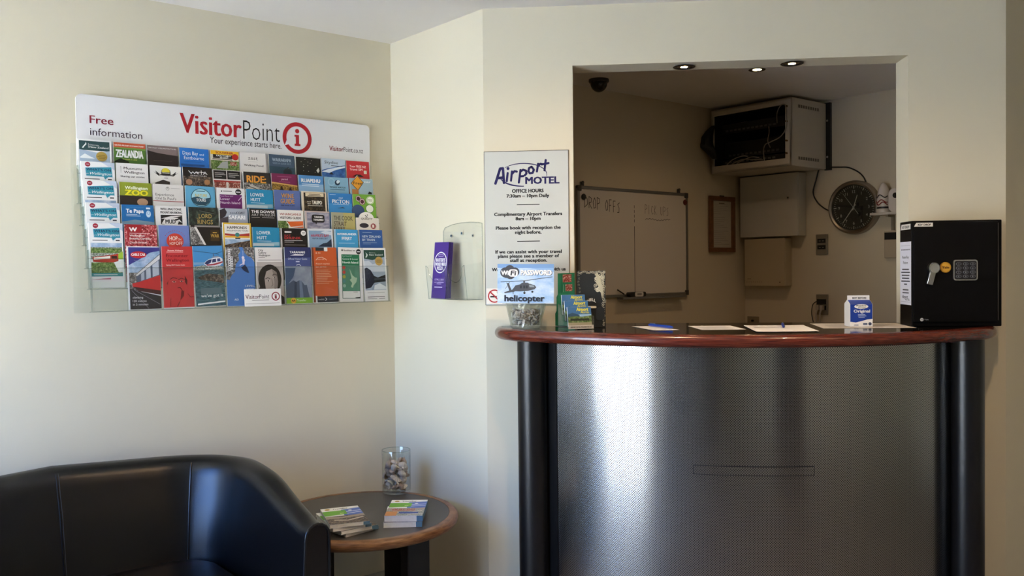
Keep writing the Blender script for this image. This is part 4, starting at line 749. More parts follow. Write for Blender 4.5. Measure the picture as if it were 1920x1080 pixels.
# ================================================================ leaflet holder on the angled wall
lh = thing('leaflet_holder', 'clear acrylic two-pocket leaflet holder screwed to the angled wall', 'leaflet holder', FM(.150, 1.246, 0))
g = G(); top = [(-.128, .282), (-.115, .298), (-.06, .309), (0, .313), (.06, .313), (.115, .309), (.138, .305)]
g.prism([(-.128, 0), (.138, 0)]+top[::-1], .003, .0055, ACRY)
g.tube([(x, y, .0045) for x, y in top], .0014, ACRE, n=6)
g.tube([(.138, .305, .0045), (.138, 0, .0045)], .0014, ACRE, n=6); g.tube([(-.128, .282, .0045), (-.128, 0, .0045)], .0014, ACRE, n=6)
g.build('back_plate', lh)
for x, y in ((-.068, .262), (.005, .270), (.080, .258)):
    g = G(); g.cyl(.0055, .0056, .0085, CHROME, T(x, y, 0), 16); g.cyl(.0022, .0085, .0092, BLACKP, T(x, y, 0), 10); g.build('screw', lh)
for k, x0 in enumerate((-.128, .005)):
    x1 = x0+.133; g = G(); zf0, zf1 = .062, .100
    front = [(x0, 0), (x1, 0), (x1, .138), (x1-.012, .132)]+[((x0+x1)/2+.05*cos(a), .128-.058*sin(a)) for a in [pi*i/12 for i in range(13)]]+[(x0+.012, .132), (x0, .138)]
    lean = Matrix(((1, 0, 0, 0), (0, 1, 0, 0), (0, .10, 1, .082), (0, 0, 0, 1)))
    g.prism(front, 0, .002, ACRY, lean)
    g.tube([lean @ Vector((x, y, .001)) for x, y in front[2:]], .0012, ACRE, n=6)
    for x in (x0, x1):
        g.add([(x-.001, 0, .0055), (x-.001, 0, .082), (x-.001, .138, .096), (x-.001, .15, .0055), (x+.001, 0, .0055), (x+.001, 0, .082), (x+.001, .138, .096), (x+.001, .15, .0055)], [(0, 1, 2, 3), (7, 6, 5, 4), (0, 4, 5, 1), (1, 5, 6, 2), (2, 6, 7, 3)], ACRY)
        g.tube([(x, 0, .083), (x, .138, .097)], .0013, ACRE, n=6)
    g.box(x0, x1, 0, .002, .0055, .083, ACRE)
    g.build('pocket', lh)
PUR = [('r', 0, 0, 100, 240, '#4a2f86'), ('ring', 50, 84, 44, 40, WHT), ('rr', 32, 50, 36, 9, 3, '#b9abd8'), ('rr', 34, 52, 32, 5, 2, '#4a2f86'), ('t', "BUSTER'S", 50, 80, 62, 14, WHT, {'al': 'C', 'b': .03}), ('t', 'WOOD FIRED', 50, 97, 72, 14, WHT, {'al': 'C', 'b': .03}), ('t', 'PIZZA', 50, 114, 42, 14, WHT, {'al': 'C', 'b': .03}), ('t', 'LYALL BAY', 50, 158, 66, 8, '#d9d0ec', {'al': 'C', 'b': .01}), ('r', 16, 164, 66, 3, '#b9abd8'), ('r', 34, 171, 32, 2.4, '#b9abd8'), ('r', 18, 184, 56, 3.4, '#d9d0ec')]
for k in range(4):
    M = FM(.150+.0615-.003*k+.002, 1.2495, .080-.006*k) @ RX(-5) @ RZ(-1.0+.7*k)
    g = G(); g.box(-.050, .050, 0, .232-.001*k, -.0016, .0016, P('#3d2872'))
    if k == 0: printed(g, [(*e_[:4], min(e_[4], 231), *e_[5:]) if e_[0] == 'r' else e_ for e_ in PUR], .1, .232, .0016)
    tag(g.build('leaflet', M=M), ['front purple leaflet with a white oval in the clear wall holder', 'purple leaflet directly behind the front one in the clear wall holder', 'third purple leaflet from the front in the clear wall holder', 'rearmost purple leaflet in the clear wall holder'][k], 'leaflet', 'purple leaflets in the wall holder')

# ================================================================ hours sign on the front wall
SGN = mat('sign_grey', '#c6cac6', .35, spec=.4)
sg = thing('wall_sign', 'grey wall sign with blue logo and office hours left of the hatch', 'sign', FF(.167, 1.225, 0))
g = G(); g.box(-.1675, .1685, -.001, .609, .0005, .003, mat('sign_edge', '#26282a', .5)); g.build('edge', sg)
g = G(); g.box(-.1655, .1665, 0, .607, .003, .005, SGN); bd = g.build('board', sg, bevel=.001)
NAVY = P('#0e0c52', .6); INK = P('#15171a'); zs = .0053
g = G()
ell = [(.0+.118*cos(a), .506+.05*sin(a)) for a in [pi*i/24 for i in range(49)]]
LM = Matrix.Rotation(radians(-2), 4, 'Z')
def thick_arc(cx, cy, rx, ry, a0, a1, w0, w1, n=24):
    o, i_ = [], []
    for k in range(n+1):
        a = a0+(a1-a0)*k/n; w = w0+(w1-w0)*sin(pi*k/n)
        o.append((cx+(rx+w/2)*cos(a), cy+(ry+w/2)*sin(a), zs)); i_.append((cx+(rx-w/2)*cos(a), cy+(ry-w/2)*sin(a), zs))
    N_ = n+1
    g.add(o+i_, [(k, k+1, N_+k+1, N_+k) for k in range(n)], NAVY)
thick_arc(-.012, .514, .094, .045, radians(-8), radians(140), .002, .004)
thick_arc(-.012, .514, .094, .045, radians(196), radians(272), .003, .006)
LT = ([[(-.122, .482), (-.103, .540), (-.092, .541), (-.088, .484)], [(-.112, .503), (-.092, .504)]], [[(-.077, .490), (-.073, .522)]], [[(-.060, .492), (-.056, .528)], [(-.056, .518), (-.046, .529), (-.037, .527)]],
      [[(-.029, .484), (-.022, .533)], [(-.023, .526), (-.012, .534), (.000, .530), (.001, .518), (-.008, .509), (-.024, .508)]], [[(.022, .545), (.012, .540), (.009, .528), (.015, .519), (.026, .521), (.031, .533), (.022, .545)]], [[(.043, .526), (.048, .556)], [(.048, .547), (.057, .556), (.065, .554)]], [[(.078, .570), (.073, .530)], [(.062, .553), (.089, .558)]])
for q, paths in enumerate(LT):
    for pth in paths: g.brush(pth, .0105 if q == 0 else .0088, zs+.00006, NAVY)
g.poly(circ(-.0715, .540, .0062, 16), zs+.00006, NAVY)
g.text('MOTEL', -.006, .476, .140, .032, zs+.0001, SGN, None, 'L', .06)
g.text('MOTEL', -.002, .478, .132, .028, zs+.00014, NAVY, None, 'L', .045)
g.build('logo', bd)
g = G()
def ln(t, y, w, cap=.0145, b=.045): g.text(t, .006, y, w, cap, zs, INK, None, 'C', b)
ln('OFFICE HOURS', .444, .124); ln('7:30am \u2013 10pm Daily', .425, .168, .0135)
g.box(-.038, .052, .395, .398, .005, .0054, INK)
ln('Complimentary Airport Transfers', .353, .268, .0135); ln('8am \u2013 10pm', .335, .098, .0135)
ln('Please book with reception the', .299, .256, .0135); ln('night before.', .281, .104, .0135)
g.box(-.038, .052, .250, .253, .005, .0054, INK)
ln('If we can assist with your travel', .204, .262, .0135); ln('plans please see a member of', .187, .242, .0135); ln('staff at reception.', .170, .146, .0135)
ln('We hope you enjoy your stay with us', .134, .292, .0135)
g.build('lettering', bd)
g = G(); g.box(-.163, -.100, .004, .066, .0052, .0058, P('#e9e4dc')); z = .0060
a = circ(-.131, .035, .0265, 40); b = circ(-.131, .035, .0215, 40); RDS = P('#b3262c')
g.add([(*q, z) for q in a+b], [(i, (i+1) % 40, 40+(i+1) % 40, 40+i) for i in range(40)], RDS)
g.stroke([(-.149, .053), (-.113, .017)], .005, z+.0004, RDS)
g.poly([(-.148, .030), (-.122, .030), (-.122, .036), (-.148, .036)], z+.0002, INK); g.stroke([(-.119, .036), (-.116, .044), (-.121, .050)], .002, z+.0002, INK)
g.build('no_smoking_label', bd)

# ================================================================ glass bowl, vase and their shells
SHA = mat('shell_cream', '#d8cabb', .45, vary=.22, vscale=90, bump=.3, bscale=300)
SHB = mat('shell_brown', '#b8a290', .5, vary=.35, vscale=110, bump=.3, bscale=300)
SHC = mat('shell_white', '#e6e0d8', .4, vary=.12, vscale=70, bump=.2, bscale=250)
def shell_mesh(kind, m):
    g = G(); vs = []; fs = []
    if kind == 'conch':                                  # spiral shell: coil with growing radius and a flared mouth
        N, K = 46, 9
        for i in range(N+1):
            t = i/N; a = t*6.2*pi; r = .05+.95*t**1.5; c = Vector((r*.42*cos(a), r*.42*sin(a), 1.05*(1-t)**1.15))
            d = Vector((cos(a), sin(a), 0)); u = Vector((0, 0, 1)); tr = .06+.40*t**1.3+(.14*max(0, t-.9)*10)*.5
            tr *= 1+.09*sin(a*5)
            for k in range(K):
                w = 2*pi*k/K; vs.append(c+d*cos(w)*tr+u*sin(w)*tr*1.05)
        for i in range(N):
            for k in range(K):
                j = (k+1) % K; fs.append((i*K+k, i*K+j, (i+1)*K+j, (i+1)*K+k))
        fs.append(tuple(range(K)))
        g.add(vs, fs, m, None, True)
    elif kind == 'clam':                                 # ribbed fan, domed
        N, K = 22, 7
        vs.append(Vector((0, -.62, .03)))
        for k in range(1, K+1):
            t = k/K
            for i in range(N+1):
                a = radians(-68+136*i/N); R = t*1.25*(1-.05*cos(a*3))
                rib = .035*t*cos(i*pi)
                vs.append(Vector((R*sin(a)*.82, -.62+R*cos(a), .40*sin(pi*min(1, t*.93))*(1-.55*(a/1.25)**2)+rib)))
        for i in range(N): fs.append((0, 1+i, 2+i))
        for k in range(K-1):
            for i in range(N):
                o = 1+k*(N+1); fs.append((o+i, o+N+1+i, o+N+2+i, o+i+1))
        n0 = len(vs); top = list(vs); vs2 = [Vector((q.x*.97, q.y*.97, q.z-.07)) for q in top]
        g.add(vs, fs, m, None, True); g.add(vs2, [f[::-1] for f in fs], m, None, True)
        o = 1+(K-1)*(N+1)
        g.add(top+vs2, [(o+i, n0+o+i, n0+o+i+1, o+i+1) for i in range(N)], m)
    else:                                                # long auger
        N, K = 40, 8
        for i in range(N+1):
            t = i/N; tr = (.03+.36*t)*(1+.14*sin(t*10*2*pi)); c = Vector((.05*cos(t*20), .05*sin(t*20), 1.1-2.0*t))
            for k in range(K):
                w = 2*pi*k/K+t*9; vs.append(c+Vector((cos(w)*tr, sin(w)*tr, 0)))
        for i in range(N):
            for k in range(K):
                j = (k+1) % K; fs.append((i*K+k, (i+1)*K+k, (i+1)*K+j, i*K+j))
        fs.append(tuple(range(K))); fs.append(tuple(N*K+k for k in range(K-1, -1, -1)))
        g.add(vs, fs, m, None, True)
    me = g.build('seashell'); d = me.data; bpy.data.objects.remove(me); return d
SHELLS = [shell_mesh(k, m) for k, m in (('conch', SHB), ('conch', SHA), ('clam', SHC), ('clam', SHA), ('auger', SHB), ('auger', SHC))]
def fill(center, rfun, z0, z1, size, n, label, group, seed, kinds, scl=.93):
    """settle shells one by one: each goes to the lowest free place inside the vessel"""
    r = random.Random(seed); put = []
    for k in range(n):
        s_ = size*r.uniform(.8, 1.15); best = None
        for _ in range(60):
            a = r.uniform(0, 2*pi); 
            zz = z0+s_*.8
            fr_ = sqrt(r.uniform(.1, 1)) if r.random() < .7 else 1
            for _i in range(90):
                rho = max(0, (rfun(zz)-s_*1.02)*fr_)
                x, y = rho*cos(a), rho*sin(a)
                if all((x-q[0])**2+(y-q[1])**2+(zz-q[2])**2 > ((s_+q[3])*.57)**2 for q in put): break
                zz += s_*.1
            if best is None or zz < best[2]: best = (x, y, zz, s_)
        if best[2] > z1-best[3]*.7: continue
        put.append(best)
        d = SHELLS[r.choice(kinds)]
        o = bpy.data.objects.new('seashell', d); COL.objects.link(o)
        sc = best[3]*scl
        o.matrix_world = Matrix.Translation(Vector(center)+Vector(best[:3])) @ Matrix.Rotation(r.uniform(0, 6.28), 4, 'Z') @ Matrix.Rotation(r.uniform(-1.1, 1.1)+(1.2 if r.random() < .6 else 0), 4, 'X') @ Matrix.Rotation(r.uniform(0, 6.28), 4, 'Z') @ Matrix.Scale(sc, 4)
        tag(o, label, 'seashell', group)
BZ = .0008
bowl = thing('glass_bowl', 'small faceted glass bowl of shells at the left end of the counter', 'bowl', T(.168, -.112, ZT+BZ))
g = G(); nb = 40; pr = [(0, .0), (.052, .0), (.058, .004), (.0605, .02), (.067, .05), (.0735, .078), (.0785, .096), (.0755, .0965), (.0705, .078), (.064, .05), (.0575, .02), (.055, .013), (0, .012)]
vs = []; fs = []; K = len(pr)
for i in range(nb):
    a = 2*pi*i/nb
    for j, (r, zz) in enumerate(pr):
        f = 1+(.022 if (i+j) % 2 else -.012) if 2 <= j <= 5 else 1
        vs.append((r*f*cos(a), r*f*sin(a), zz))
for i in range(nb):
    j = (i+1) % nb
    for q in range(K-1): fs.append((i*K+q, j*K+q, j*K+q+1, i*K+q+1))
g.add(vs, fs, clear('cut_glass', '#f2f5f4', 1.0, .04, .07)); g.build('bowl_glass', bowl)
fill((.168, -.112, ZT+BZ), lambda z: .054+.17*z, .013, .102, .0125, 150, 'small pale seashell in the faceted glass bowl on the counter', 'seashells in the glass bowl', 3, (1, 2, 2, 3, 3, 5), .95)
vp = LC+uL*.170+nL*.270
vase = thing('glass_vase', 'tall clear glass cylinder of seashells on the corner table', 'vase', T(vp.x, vp.y, ZTAB+BZ))
g = G(); g.lathe([(0, 0), (.050, 0), (.0585, .004), (.0605, .012), (.0605, .180), (.0595, .1825), (.0585, .180), (.0585, .014), (.05, .011), (0, .010)], GLASS, n=64); g.build('cylinder', vase)
g = G(); g.lathe([(.0606, .1795), (.0600, .1828), (.0590, .1828), (.0584, .1795)], ACRE, n=64); g.build('rim', vase)
fill((vp.x, vp.y, ZTAB+BZ), lambda z: .0585, .0115, .145, .0225, 170, 'brownish seashell in the tall glass cylinder on the corner table', 'seashells in the glass cylinder', 11, (0, 1, 0, 1, 1, 2, 3, 4), 1.2)

# ================================================================ guide books on the table
WB_ = P('#ecece8')
def guide(x, y, z, rot, t, label, red=False):
    M = T(x, y, z) @ RZ(rot)
    w, h = .140, .222; g = G()
    g.box(-w/2, w/2-.001, -h/2+.0005, h/2-.0005, .0006, t-.0006, PAGES)
    CV = P('#e9ebea'); SPN = P('#5f8298')
    g.box(-w/2-.0005, w/2, -h/2, h/2, t-.0006, t, CV); g.box(-w/2-.0005, w/2, -h/2, h/2, 0, .0006, CV); g.box(w/2-.001, w/2+.0004, -h/2, h/2, 0, t, SPN)
    g.box(w/2-.022, w/2+.0006, -h/2-.0006, -h/2+.001, 0, t, SPN)
    Q = Matrix.Translation((0, -h/2, 0))
    el = [('r', 0, 0, 100, 158, '#e9ebea'), ('p', [(50, 24), (100, 18), (100, 90), (50, 90)][::-1], '#4a6cc0'), ('s', [(56, 50), (98, 44)], 5, '#c9d4ee'), ('s', [(60, 66), (98, 60)], 4, '#dfe6f4'), ('c', 72, 38, 5, '#e6ecf6'),
      ('p', [(0, 0), (70, 0), (100, 18), (50, 26), (0, 26)][::-1], '#f1f1ee'), ('c', 16, 14, 7, '#d6a92e', ), ('t', 'AA', 11, 17, 10, 6, '#1d1a16', {'b': .03}), ('t', 'Traveller', 30, 18, 40, 9, '#1d1a16', {'b': .03}),
      ('p', [(0, 32), (60, 32), (60, 70), (10, 76), (0, 76)][::-1], '#68ae2a'), ('r', 42, 58, 10, 5, '#dff0a0'), ('r', 0, 84, 100, 74, PH_ROCK if not red else PH_CITY), ('p', [(0, 84), (40, 96), (100, 80), (100, 100), (30, 108), (0, 104)][::-1], '#a8998a'), ('s', [(20, 120), (50, 132), (92, 112)], 8, '#cfc4b4')]
    if red: el += [('t', 'MUST-DO', 14, 104, 60, 14, '#a8382a', {'b': .04}), ('r', 14, 108, 62, 5, '#b3502e'), ('r', 34, 122, 52, 16, '#2f4f9c'), ('r', 0, 118, 30, 40, '#c98a4a'), ('s', [(60, 146), (96, 140)], 4, '#e3ddd4')]
    printed(g, el, w, h, t, Q)
    tag(g.build('guide_book', M=M), label, 'book', 'travel guides on the side table')
c1 = LC+uL*.594+nL*.585
for k, (dx, dy, r) in enumerate(((-.004, .018, 50), (.006, .010, 40), (-.006, .004, 33), (0, 0, 26))):
    guide(c1.x+dx, c1.y+dy, ZTAB+.0008+.0124*k, r, .0118, ['lowest travel guide of the messy stack beside the sofa arm, turned furthest', 'second travel guide from the bottom of the messy stack beside the sofa', 'travel guide just under the top one of the messy stack beside the sofa', 'top travel guide of the messy stack beside the sofa, rocky cover'][k])
c2 = LC+uL*.368+nL*.618+V(.017, .002, 0)
guide(c2.x-.006, c2.y-.006, ZTAB+.0008, 9, .019, 'lower of the two travel guides in front of the glass cylinder')
guide(c2.x+.002, c2.y+.002, ZTAB+.0204, 5.5, .021, 'upper travel guide in front of the glass cylinder, with red lettering', True)

# ================================================================ wifi sign
ws = FF(.172, ZT+.0985, .175)
g = G(); wW, wH = .2135, .148
g.box(-wW/2, wW/2, 0, wH, -.002, .002, P('#dfe6ee'))
SKYB = bpy.data.materials.new('print_skyblend'); 
SKYB = pic('photo_cloudsky', ['#86b4e2', '#a8c9ec', '#c9ddf2', '#e4eef7'], 9, (1, 2, 1)); CH = '#4d5058'; HC = '#565a60'
printed(g, [('r', 0, 0, 100, 69, SKYB), ('r', 0, 0, 100, 7, '#7ea6d8'), ('p', [(60, 7), (100, 7), (100, 14), (70, 10)][::-1], '#93b8e2'),
  ('c', 14, 15, 9, CH), ('c', 22, 10.5, 8.5, CH), ('c', 31, 14, 8, CH), ('c', 23, 18, 9, CH), ('c', 16, 18, 7, CH), ('t', 'Wi', 7, 19.5, 12.5, 8, WHT, {'b': .04}), ('rr', 20, 9.5, 16, 13, 4.5, WHT), ('t', 'Fi', 23.5, 20, 9.5, 8.5, '#3b3f46', {'b': .04, 'sh': .1}),
  ('t', 'PASSWORD', 42, 20, 54.6, 9.2, '#4a5a74', {'b': .06}), ('t', 'PASSWORD', 41.5, 19.4, 54, 9.2, WHT, {'b': .05}),
  ('p', [(26, 46), (32, 38), (44, 35), (58, 35), (66, 37.5), (69, 41), (66, 44.5), (54, 47.5), (40, 48.5), (28, 48)][::-1], HC), ('p', [(12, 50), (26, 45.5), (34, 47), (30, 49), (13, 52)][::-1], HC), ('p', [(17, 34), (20, 33.5), (25, 46), (21, 47.5)][::-1], HC), ('s', [(14, 44), (22, 32)], .6, HC), ('s', [(16, 33), (21, 43)], .6, HC),
  ('p', [(56, 36.5), (64, 38), (66, 41), (57, 41)][::-1], '#9aa6b0'), ('r', 46, 38, 3.4, 5, '#383b40'), ('r', 50.5, 38, 3.4, 5, '#383b40'), ('r', 40, 38, 3.4, 5, '#383b40'),
  ('r', 46, 29.5, 3, 6, HC), ('p', [(40, 36), (44, 33), (54, 33), (58, 36)][::-1], HC), ('s', [(6, 32), (48, 29.6), (97, 22.5)], 1, '#4c5056'), ('c', 48, 51, 2, '#33363a'), ('c', 62, 49, 1.8, '#33363a'), ('s', [(28, 48), (28, 53)], .9, '#33363a'), ('s', [(48, 47), (48, 51)], 1.2, HC),
  ('t', 'helicopter', 13.4, 66, 70.4, 11, '#8fa4bc', {'b': .05}), ('t', 'helicopter', 13, 65.6, 70, 11, '#2c3442', {'b': .045})], wW, wH, .002)
tag(g.build('password_sign', M=ws @ RZ(-.8)), 'sky blue card with a helicopter and large lettering standing on the glass bowl', 'sign')

# ================================================================ leaflets, menu, card holder
gp = [(0, .0), (.004, -.007), (.009, -.013)]
for k in range(3):
    M = FF(.322-.006*k, ZT+.003, .035-.012*k) @ RY(-12) @ RX(-6) @ RZ(1.5)
    g = G(); g.box(-.034, .034, 0, .208-.003*k, -.0012, .0012, P('#1c7a52'))
    if k == 0:
        printed(g, [('r', 30, 8, 52, 46, PH_FOOD), ('r', 46, 66, 40, 40, PH_FOOD), ('r', 34, 66, 3, 44, '#8ac0a4'), ('r', 20, 4, 2, 200, '#0f5a3a')], .068, .208, .0012)
    tag(g.build('leaflet', M=M), ['green leaflet with two food photos behind the small card holder', 'plain green leaflet just behind the one with food photos on the counter', 'rearmost green leaflet in the fan behind the small card holder'][k], 'leaflet', 'green leaflets on the counter')
orn = []
ro = random.Random(5)
def curl(cx, cy, r, turns, a0, wd, col):
    return ('s', [(cx+r*(1-i/22)*cos(a0+turns*2*pi*i/22), cy+r*(1-i/22)*sin(a0+turns*2*pi*i/22)) for i in range(22)], wd, col)
IV = '#d9d2b8'
orn = [('r', 0, 0, 100, 198, '#232625')]
for k in range(26):
    y = 4+k*7.4; x = 95-4*abs(sin(k*.9)); orn.append(curl(x, y, 5+2*sin(k), 1.4, k*1.3, 1.3, IV))
for k in range(14):
    orn.append(curl(7+k*7, 5+2*sin(k*1.7), 4.5, 1.3, k*1.1, 1.2, IV))
for k in range(30):
    orn.append(curl(66+ro.uniform(0, 26), 14+ro.uniform(0, 56), ro.uniform(5, 11), 1.5, ro.uniform(0, 6), 1.9, IV))
for k in range(6): orn.append(curl(5+ro.uniform(0, 4), 14+k*12, 4, 1.2, k, 1.2, '#8d886f'))
orn += [('p', [(62, 10), (70, 24), (66, 40), (76, 56), (84, 78), (88, 100), (92, 70), (86, 40), (74, 8)][::-1], '#b9b296')]
orn += [('t', 'HELL', 35, 112, 31, 10, '#f0ece0', {'b': .03, 'arc': 6}), ('rr', 36, 124, 32, 8, 4, '#e4dfc9'), ('rr', 66, 128, 30, 46, 10, '#30353a')]
g = G(); g.box(-.0545, .0545, 0, .2165, -.009, .009, mat('menu_black', '#141615', .4)); printed(g, orn, .109, .2165, .009)
tag(g.build('menu_block', M=FF(.419, ZT+.0008, .085) @ RX(-3)), 'black menu with cream ornamental border standing behind the small card holder', 'menu')
ch = thing('card_holder', 'clear three-tier card holder on the counter right of the glass bowl', 'card holder', FT(.357, -.150, ZT+.0008, radians(22)))
g = G()
for k in range(3):                                       # steps rise to the back; local x right, -y front
    y = -.045+.030*k; z = .012+.022*k
    g.box(-.052, .052, y-.0155, y-.014, z-.004, z+.038, ACRY); g.box(-.052, .052, y-.0155, y+.016, z-.005, z-.0035, ACRE)
    g.box(-.052, .052, y-.0156, y-.0139, z+.036, z+.038, ACRE)
for x in (-.0535, .052):
    g.prism([(-.061, 0), (.040, 0), (.040, .095), (.012, .088), (-.02, .066), (-.061, .044)], x, x+.0015, ACRE, Matrix(((0, 0, 1, 0), (1, 0, 0, 0), (0, 1, 0, 0), (0, 0, 0, 1))))
g.build('tiers', ch)
g = G(); g.box(-.050, .050, -.0622, -.0610, .002, .016, P('#c9bfae')); g.text('AIRPORT MOTEL WELLINGTON NZ', -.042, .006, .084, .006, 0, P('#55493c'), Matrix(((1, 0, 0, 0), (0, 0, 1, -.0626), (0, 1, 0, 0), (0, 0, 0, 1))), bold=.02); g.build('name_strip', ch)
for k in range(3):
    for q in range(2):
        y = -.045+.030*k+.004*q-.008; z = .0095+.022*k
        M = ch.matrix_world @ T(0, y, z) @ RX(90-9)
        g = G(); g.box(-.047, .047, 0, .074, -.0013, .0013, P('#dfe3e6'))
        if q == 0:
            printed(g, [('r', 0, 0, 100, 78, '#3f6f9c'), ('r', 0, 30, 100, 14, '#9cc0d8'), ('p', [(0, 30), (20, 22), (50, 32), (50, 40), (0, 40)][::-1], '#34566c'), ('p', [(0, 40), (30, 36), (60, 40), (100, 34), (100, 78), (0, 78)][::-1], PH_GREEN), ('r', 10, 46, 80, 9, '#22301c'), ('t', 'Airport', 38, 16, 50, 14, '#e6dc3a', {'b': .03, 'sh': .1}), ('t', 'MOTEL', 56, 26, 36, 7, '#e6dc3a', {'b': .03}), ('r', 0, 62, 100, 16, '#b0a486')], .094, .074, .0013)
        tag(g.build('business_card', M=M), [['front card of the lowest tier, hills and yellow lettering', 'card behind the front one in the lowest tier'], ['front card of the middle tier, hills and yellow lettering', 'card behind the front one in the middle tier'], ['front card of the top tier, hills and yellow lettering', 'card behind the front one in the top tier']][k][q]+' of the clear holder', 'card', 'cards in the small holder')

# ================================================================ papers, pens, carton on the counter
def sheet(pts, label, z, curl_=0, extra=None, col=PAPER):
    g = G(); n = 8; A, B, C_, D_ = [Vector((*p, 0)) for p in pts]; vs = []; fs = []
    for i in range(n+1):
        for j in range(n+1):
            a, b = i/n, j/n
            q = A*(1-a)*(1-b)+B*a*(1-b)+C_*a*b+D_*(1-a)*b
            vs.append((q.x, q.y, ZT+z+curl_*(max(0, abs(a-.5)*2-.5)**2+max(0, abs(b-.5)*2-.6)**2)))
    for i in range(n):
        for j in range(n): fs.append((i*(n+1)+j, (i+1)*(n+1)+j, (i+1)*(n+1)+j+1, i*(n+1)+j+1))
    c = Vector((0, 0, 0))
    for q in vs: c += Vector(q)
    c /= len(vs); c.z = ZT+z
    g.add([Vector(q)-c for q in vs], fs, col)
    g.add([Vector(q)-c-Vector((0, 0, .0003)) for q in vs], [f[::-1] for f in fs], col)
    if extra:
        for (a0, a1, b) in extra:
            def at(a, b): return A*(1-a)*(1-b)+B*a*(1-b)+C_*a*b+D_*(1-a)*b-Vector((c.x, c.y, 0))
            q = [at(a0, b), at(a1, b), at(a1, b+.018), at(a0, b+.018)]
            g.add([(p.x, p.y, .0007+curl_*.02) for p in q], [(0, 1, 2, 3)], P('#6c6c70'))
    return tag(g.build('paper_sheet', M=T(*c)), label, 'paper', 'papers on the counter')
sheet([(.640, -.285), (.735, -.270), (.660, -.050), (.572, -.055)], 'small white slip under the blue pen at the left of the counter', .0006, .004)
sheet([(.815, -.262), (.975, -.250), (.952, -.035), (.790, -.040)], 'printed white form between the two pens on the counter', .0006, .001, [(.1, .8, .15+.1*k) for k in range(7)])
sheet([(.985, -.385), (1.200, -.375), (1.222, -.050), (.998, -.055)], 'large white sheet under the short blue pen near the counter middle', .0014, .004, [(.1, .5, .6), (.1, .6, .7)])
sheet([(1.255, -.215), (1.582, -.208), (1.600, .060), (1.275, .062)], 'wide printed sheet under the milk carton at the right of the counter', .0006, .0, [(.1, .4, .2+.1*k) for k in range(6)]+[(.5, .9, .25+.12*k) for k in range(5)], mat('sheet_grey', '#cfcbc2', .7))
PENB = mat('pen_blue', '#1a3f9c', .3, spec=.5)
def pen(p, q, label, z=.0075):
    a, b = Vector((*p, ZT+z)), Vector((*q, ZT+z)); d = b-a; L = d.length
    x = d.normalized(); M = frame(a, x, ZZ.cross(x), ZZ)
    t = thing('pen', label, 'pen', M, 'blue pens on the counter')
    RM = Matrix(((0, 0, 1, 0), (0, 1, 0, 0), (-1, 0, 0, 0), (0, 0, 0, 1)))
    g = G(); g.lathe([(0, 0), (.0048, .001), (.0055, .006), (.0055, L-.022), (.004, L-.008), (.0016, L-.001), (0, L)], PENB, RM, 16); g.build('barrel', t)
    g = G(); g.box(.004, .042, -.0016, .0016, .0056, .0078, mat('pen_clip', '#8d99b4', .3, metal=.7)); g.build('clip', t)
    g = G(); g.lathe([(0, -.006), (.0026, -.006), (.0028, 0), (0, 0)], PENB, RM, 12); g.build('button', t)
pen((.640, -.085), (.716, -.235), 'blue pen lying on the small white slip at the left', .0085)
pen((1.141, -.070), (1.112, -.225), 'short-looking blue pen lying on the large white sheet', .0082)
mc = thing('milk_carton', 'small blue and white milk carton on the counter beside the safe', 'carton', T(1.411, -.100, ZT+.0012))
CB = P('#1f3f9c', .35); CWH = P('#ececea', .35)
g = G(); w2, d2 = .0405, .036
g.box(-w2, w2, -d2, d2, 0, .083, CWH)
RIDGE = .094
g.add([(-w2, -d2, .083), (w2, -d2, .083), (w2, 0, RIDGE+.004), (-w2, 0, RIDGE+.004), (-w2, d2, .083), (w2, d2, .083)], [(0, 1, 2, 3), (3, 2, 5, 4), (0, 3, 4), (1, 5, 2)], CWH)
bdm = g.build('body', mc)
g = G(); g.box(-w2+.001, w2-.001, -.003, .003, RIDGE, .114, CWH); g.text('BEST BEFORE', -.022, .101, .05, .007, 0, P('#55585c'), Matrix(((1, 0, 0, 0), (0, 0, 1, -.0034), (0, 1, 0, 0), (0, 0, 0, 1))), bold=.03); g.build('gable_fin', mc)
FM_ = Matrix(((1, 0, 0, 0), (0, 0, -1, -d2-.0004), (0, 1, 0, 0), (0, 0, 0, 1)))
g = G()
g.poly([(-w2+.001, .018), (-.02, .015), (0, .020), (.02, .026), (w2-.001, .028), (w2-.001, .083), (-w2+.001, .083)], 0, CB, FM_)
g.text('Original', -.027, .052, .058, .011, .0003, CWH, FM_, bold=.03)
for k, (x, w) in enumerate(((-.012, .026), (-.012, .03), (-.01, .022))): g.poly([(x, .043-.005*k), (x+w, .043-.005*k), (x+w, .0455-.005*k), (x, .0455-.005*k)], .0003, P('#9fb0d8'), FM_)
g.poly(circ(.031, .010, .006, 16), .0003, P('#3c4660'), FM_); g.poly(rrect(.006, .006, .022, .013, .002), .0003, P('#55607a'), FM_); g.poly([(-.026, .004), (-.010, .004), (-.010, .007), (-.026, .007)], .0003, P('#6c7488'), FM_)
sl_ = math.hypot(d2, RIDGE+.004-.083); sn, cs = (RIDGE+.004-.083)/sl_, d2/sl_
SM = Matrix(((1, 0, 0, 0), (0, cs, -sn, -d2-.0004*sn), (0, sn, cs, .083+.0005*cs), (0, 0, 0, 1)))
g.poly([(-w2+.001, 0), (w2-.001, 0), (w2-.001, sl_), (-w2+.001, sl_)], 0, CB, SM)
# oval badge stands on the shoulder and front
g.poly(circ(0, .074, .025, 28, .0085), .0003, CWH, FM_); g.text('Meadow', -.018, .0745, .036, .006, .0005, P('#2c3a2c'), FM_, bold=.03); g.text('Fresh', -.010, .0672, .026, .005, .0005, P('#2c3a2c'), FM_, bold=.03)
g.build('print', bdm)

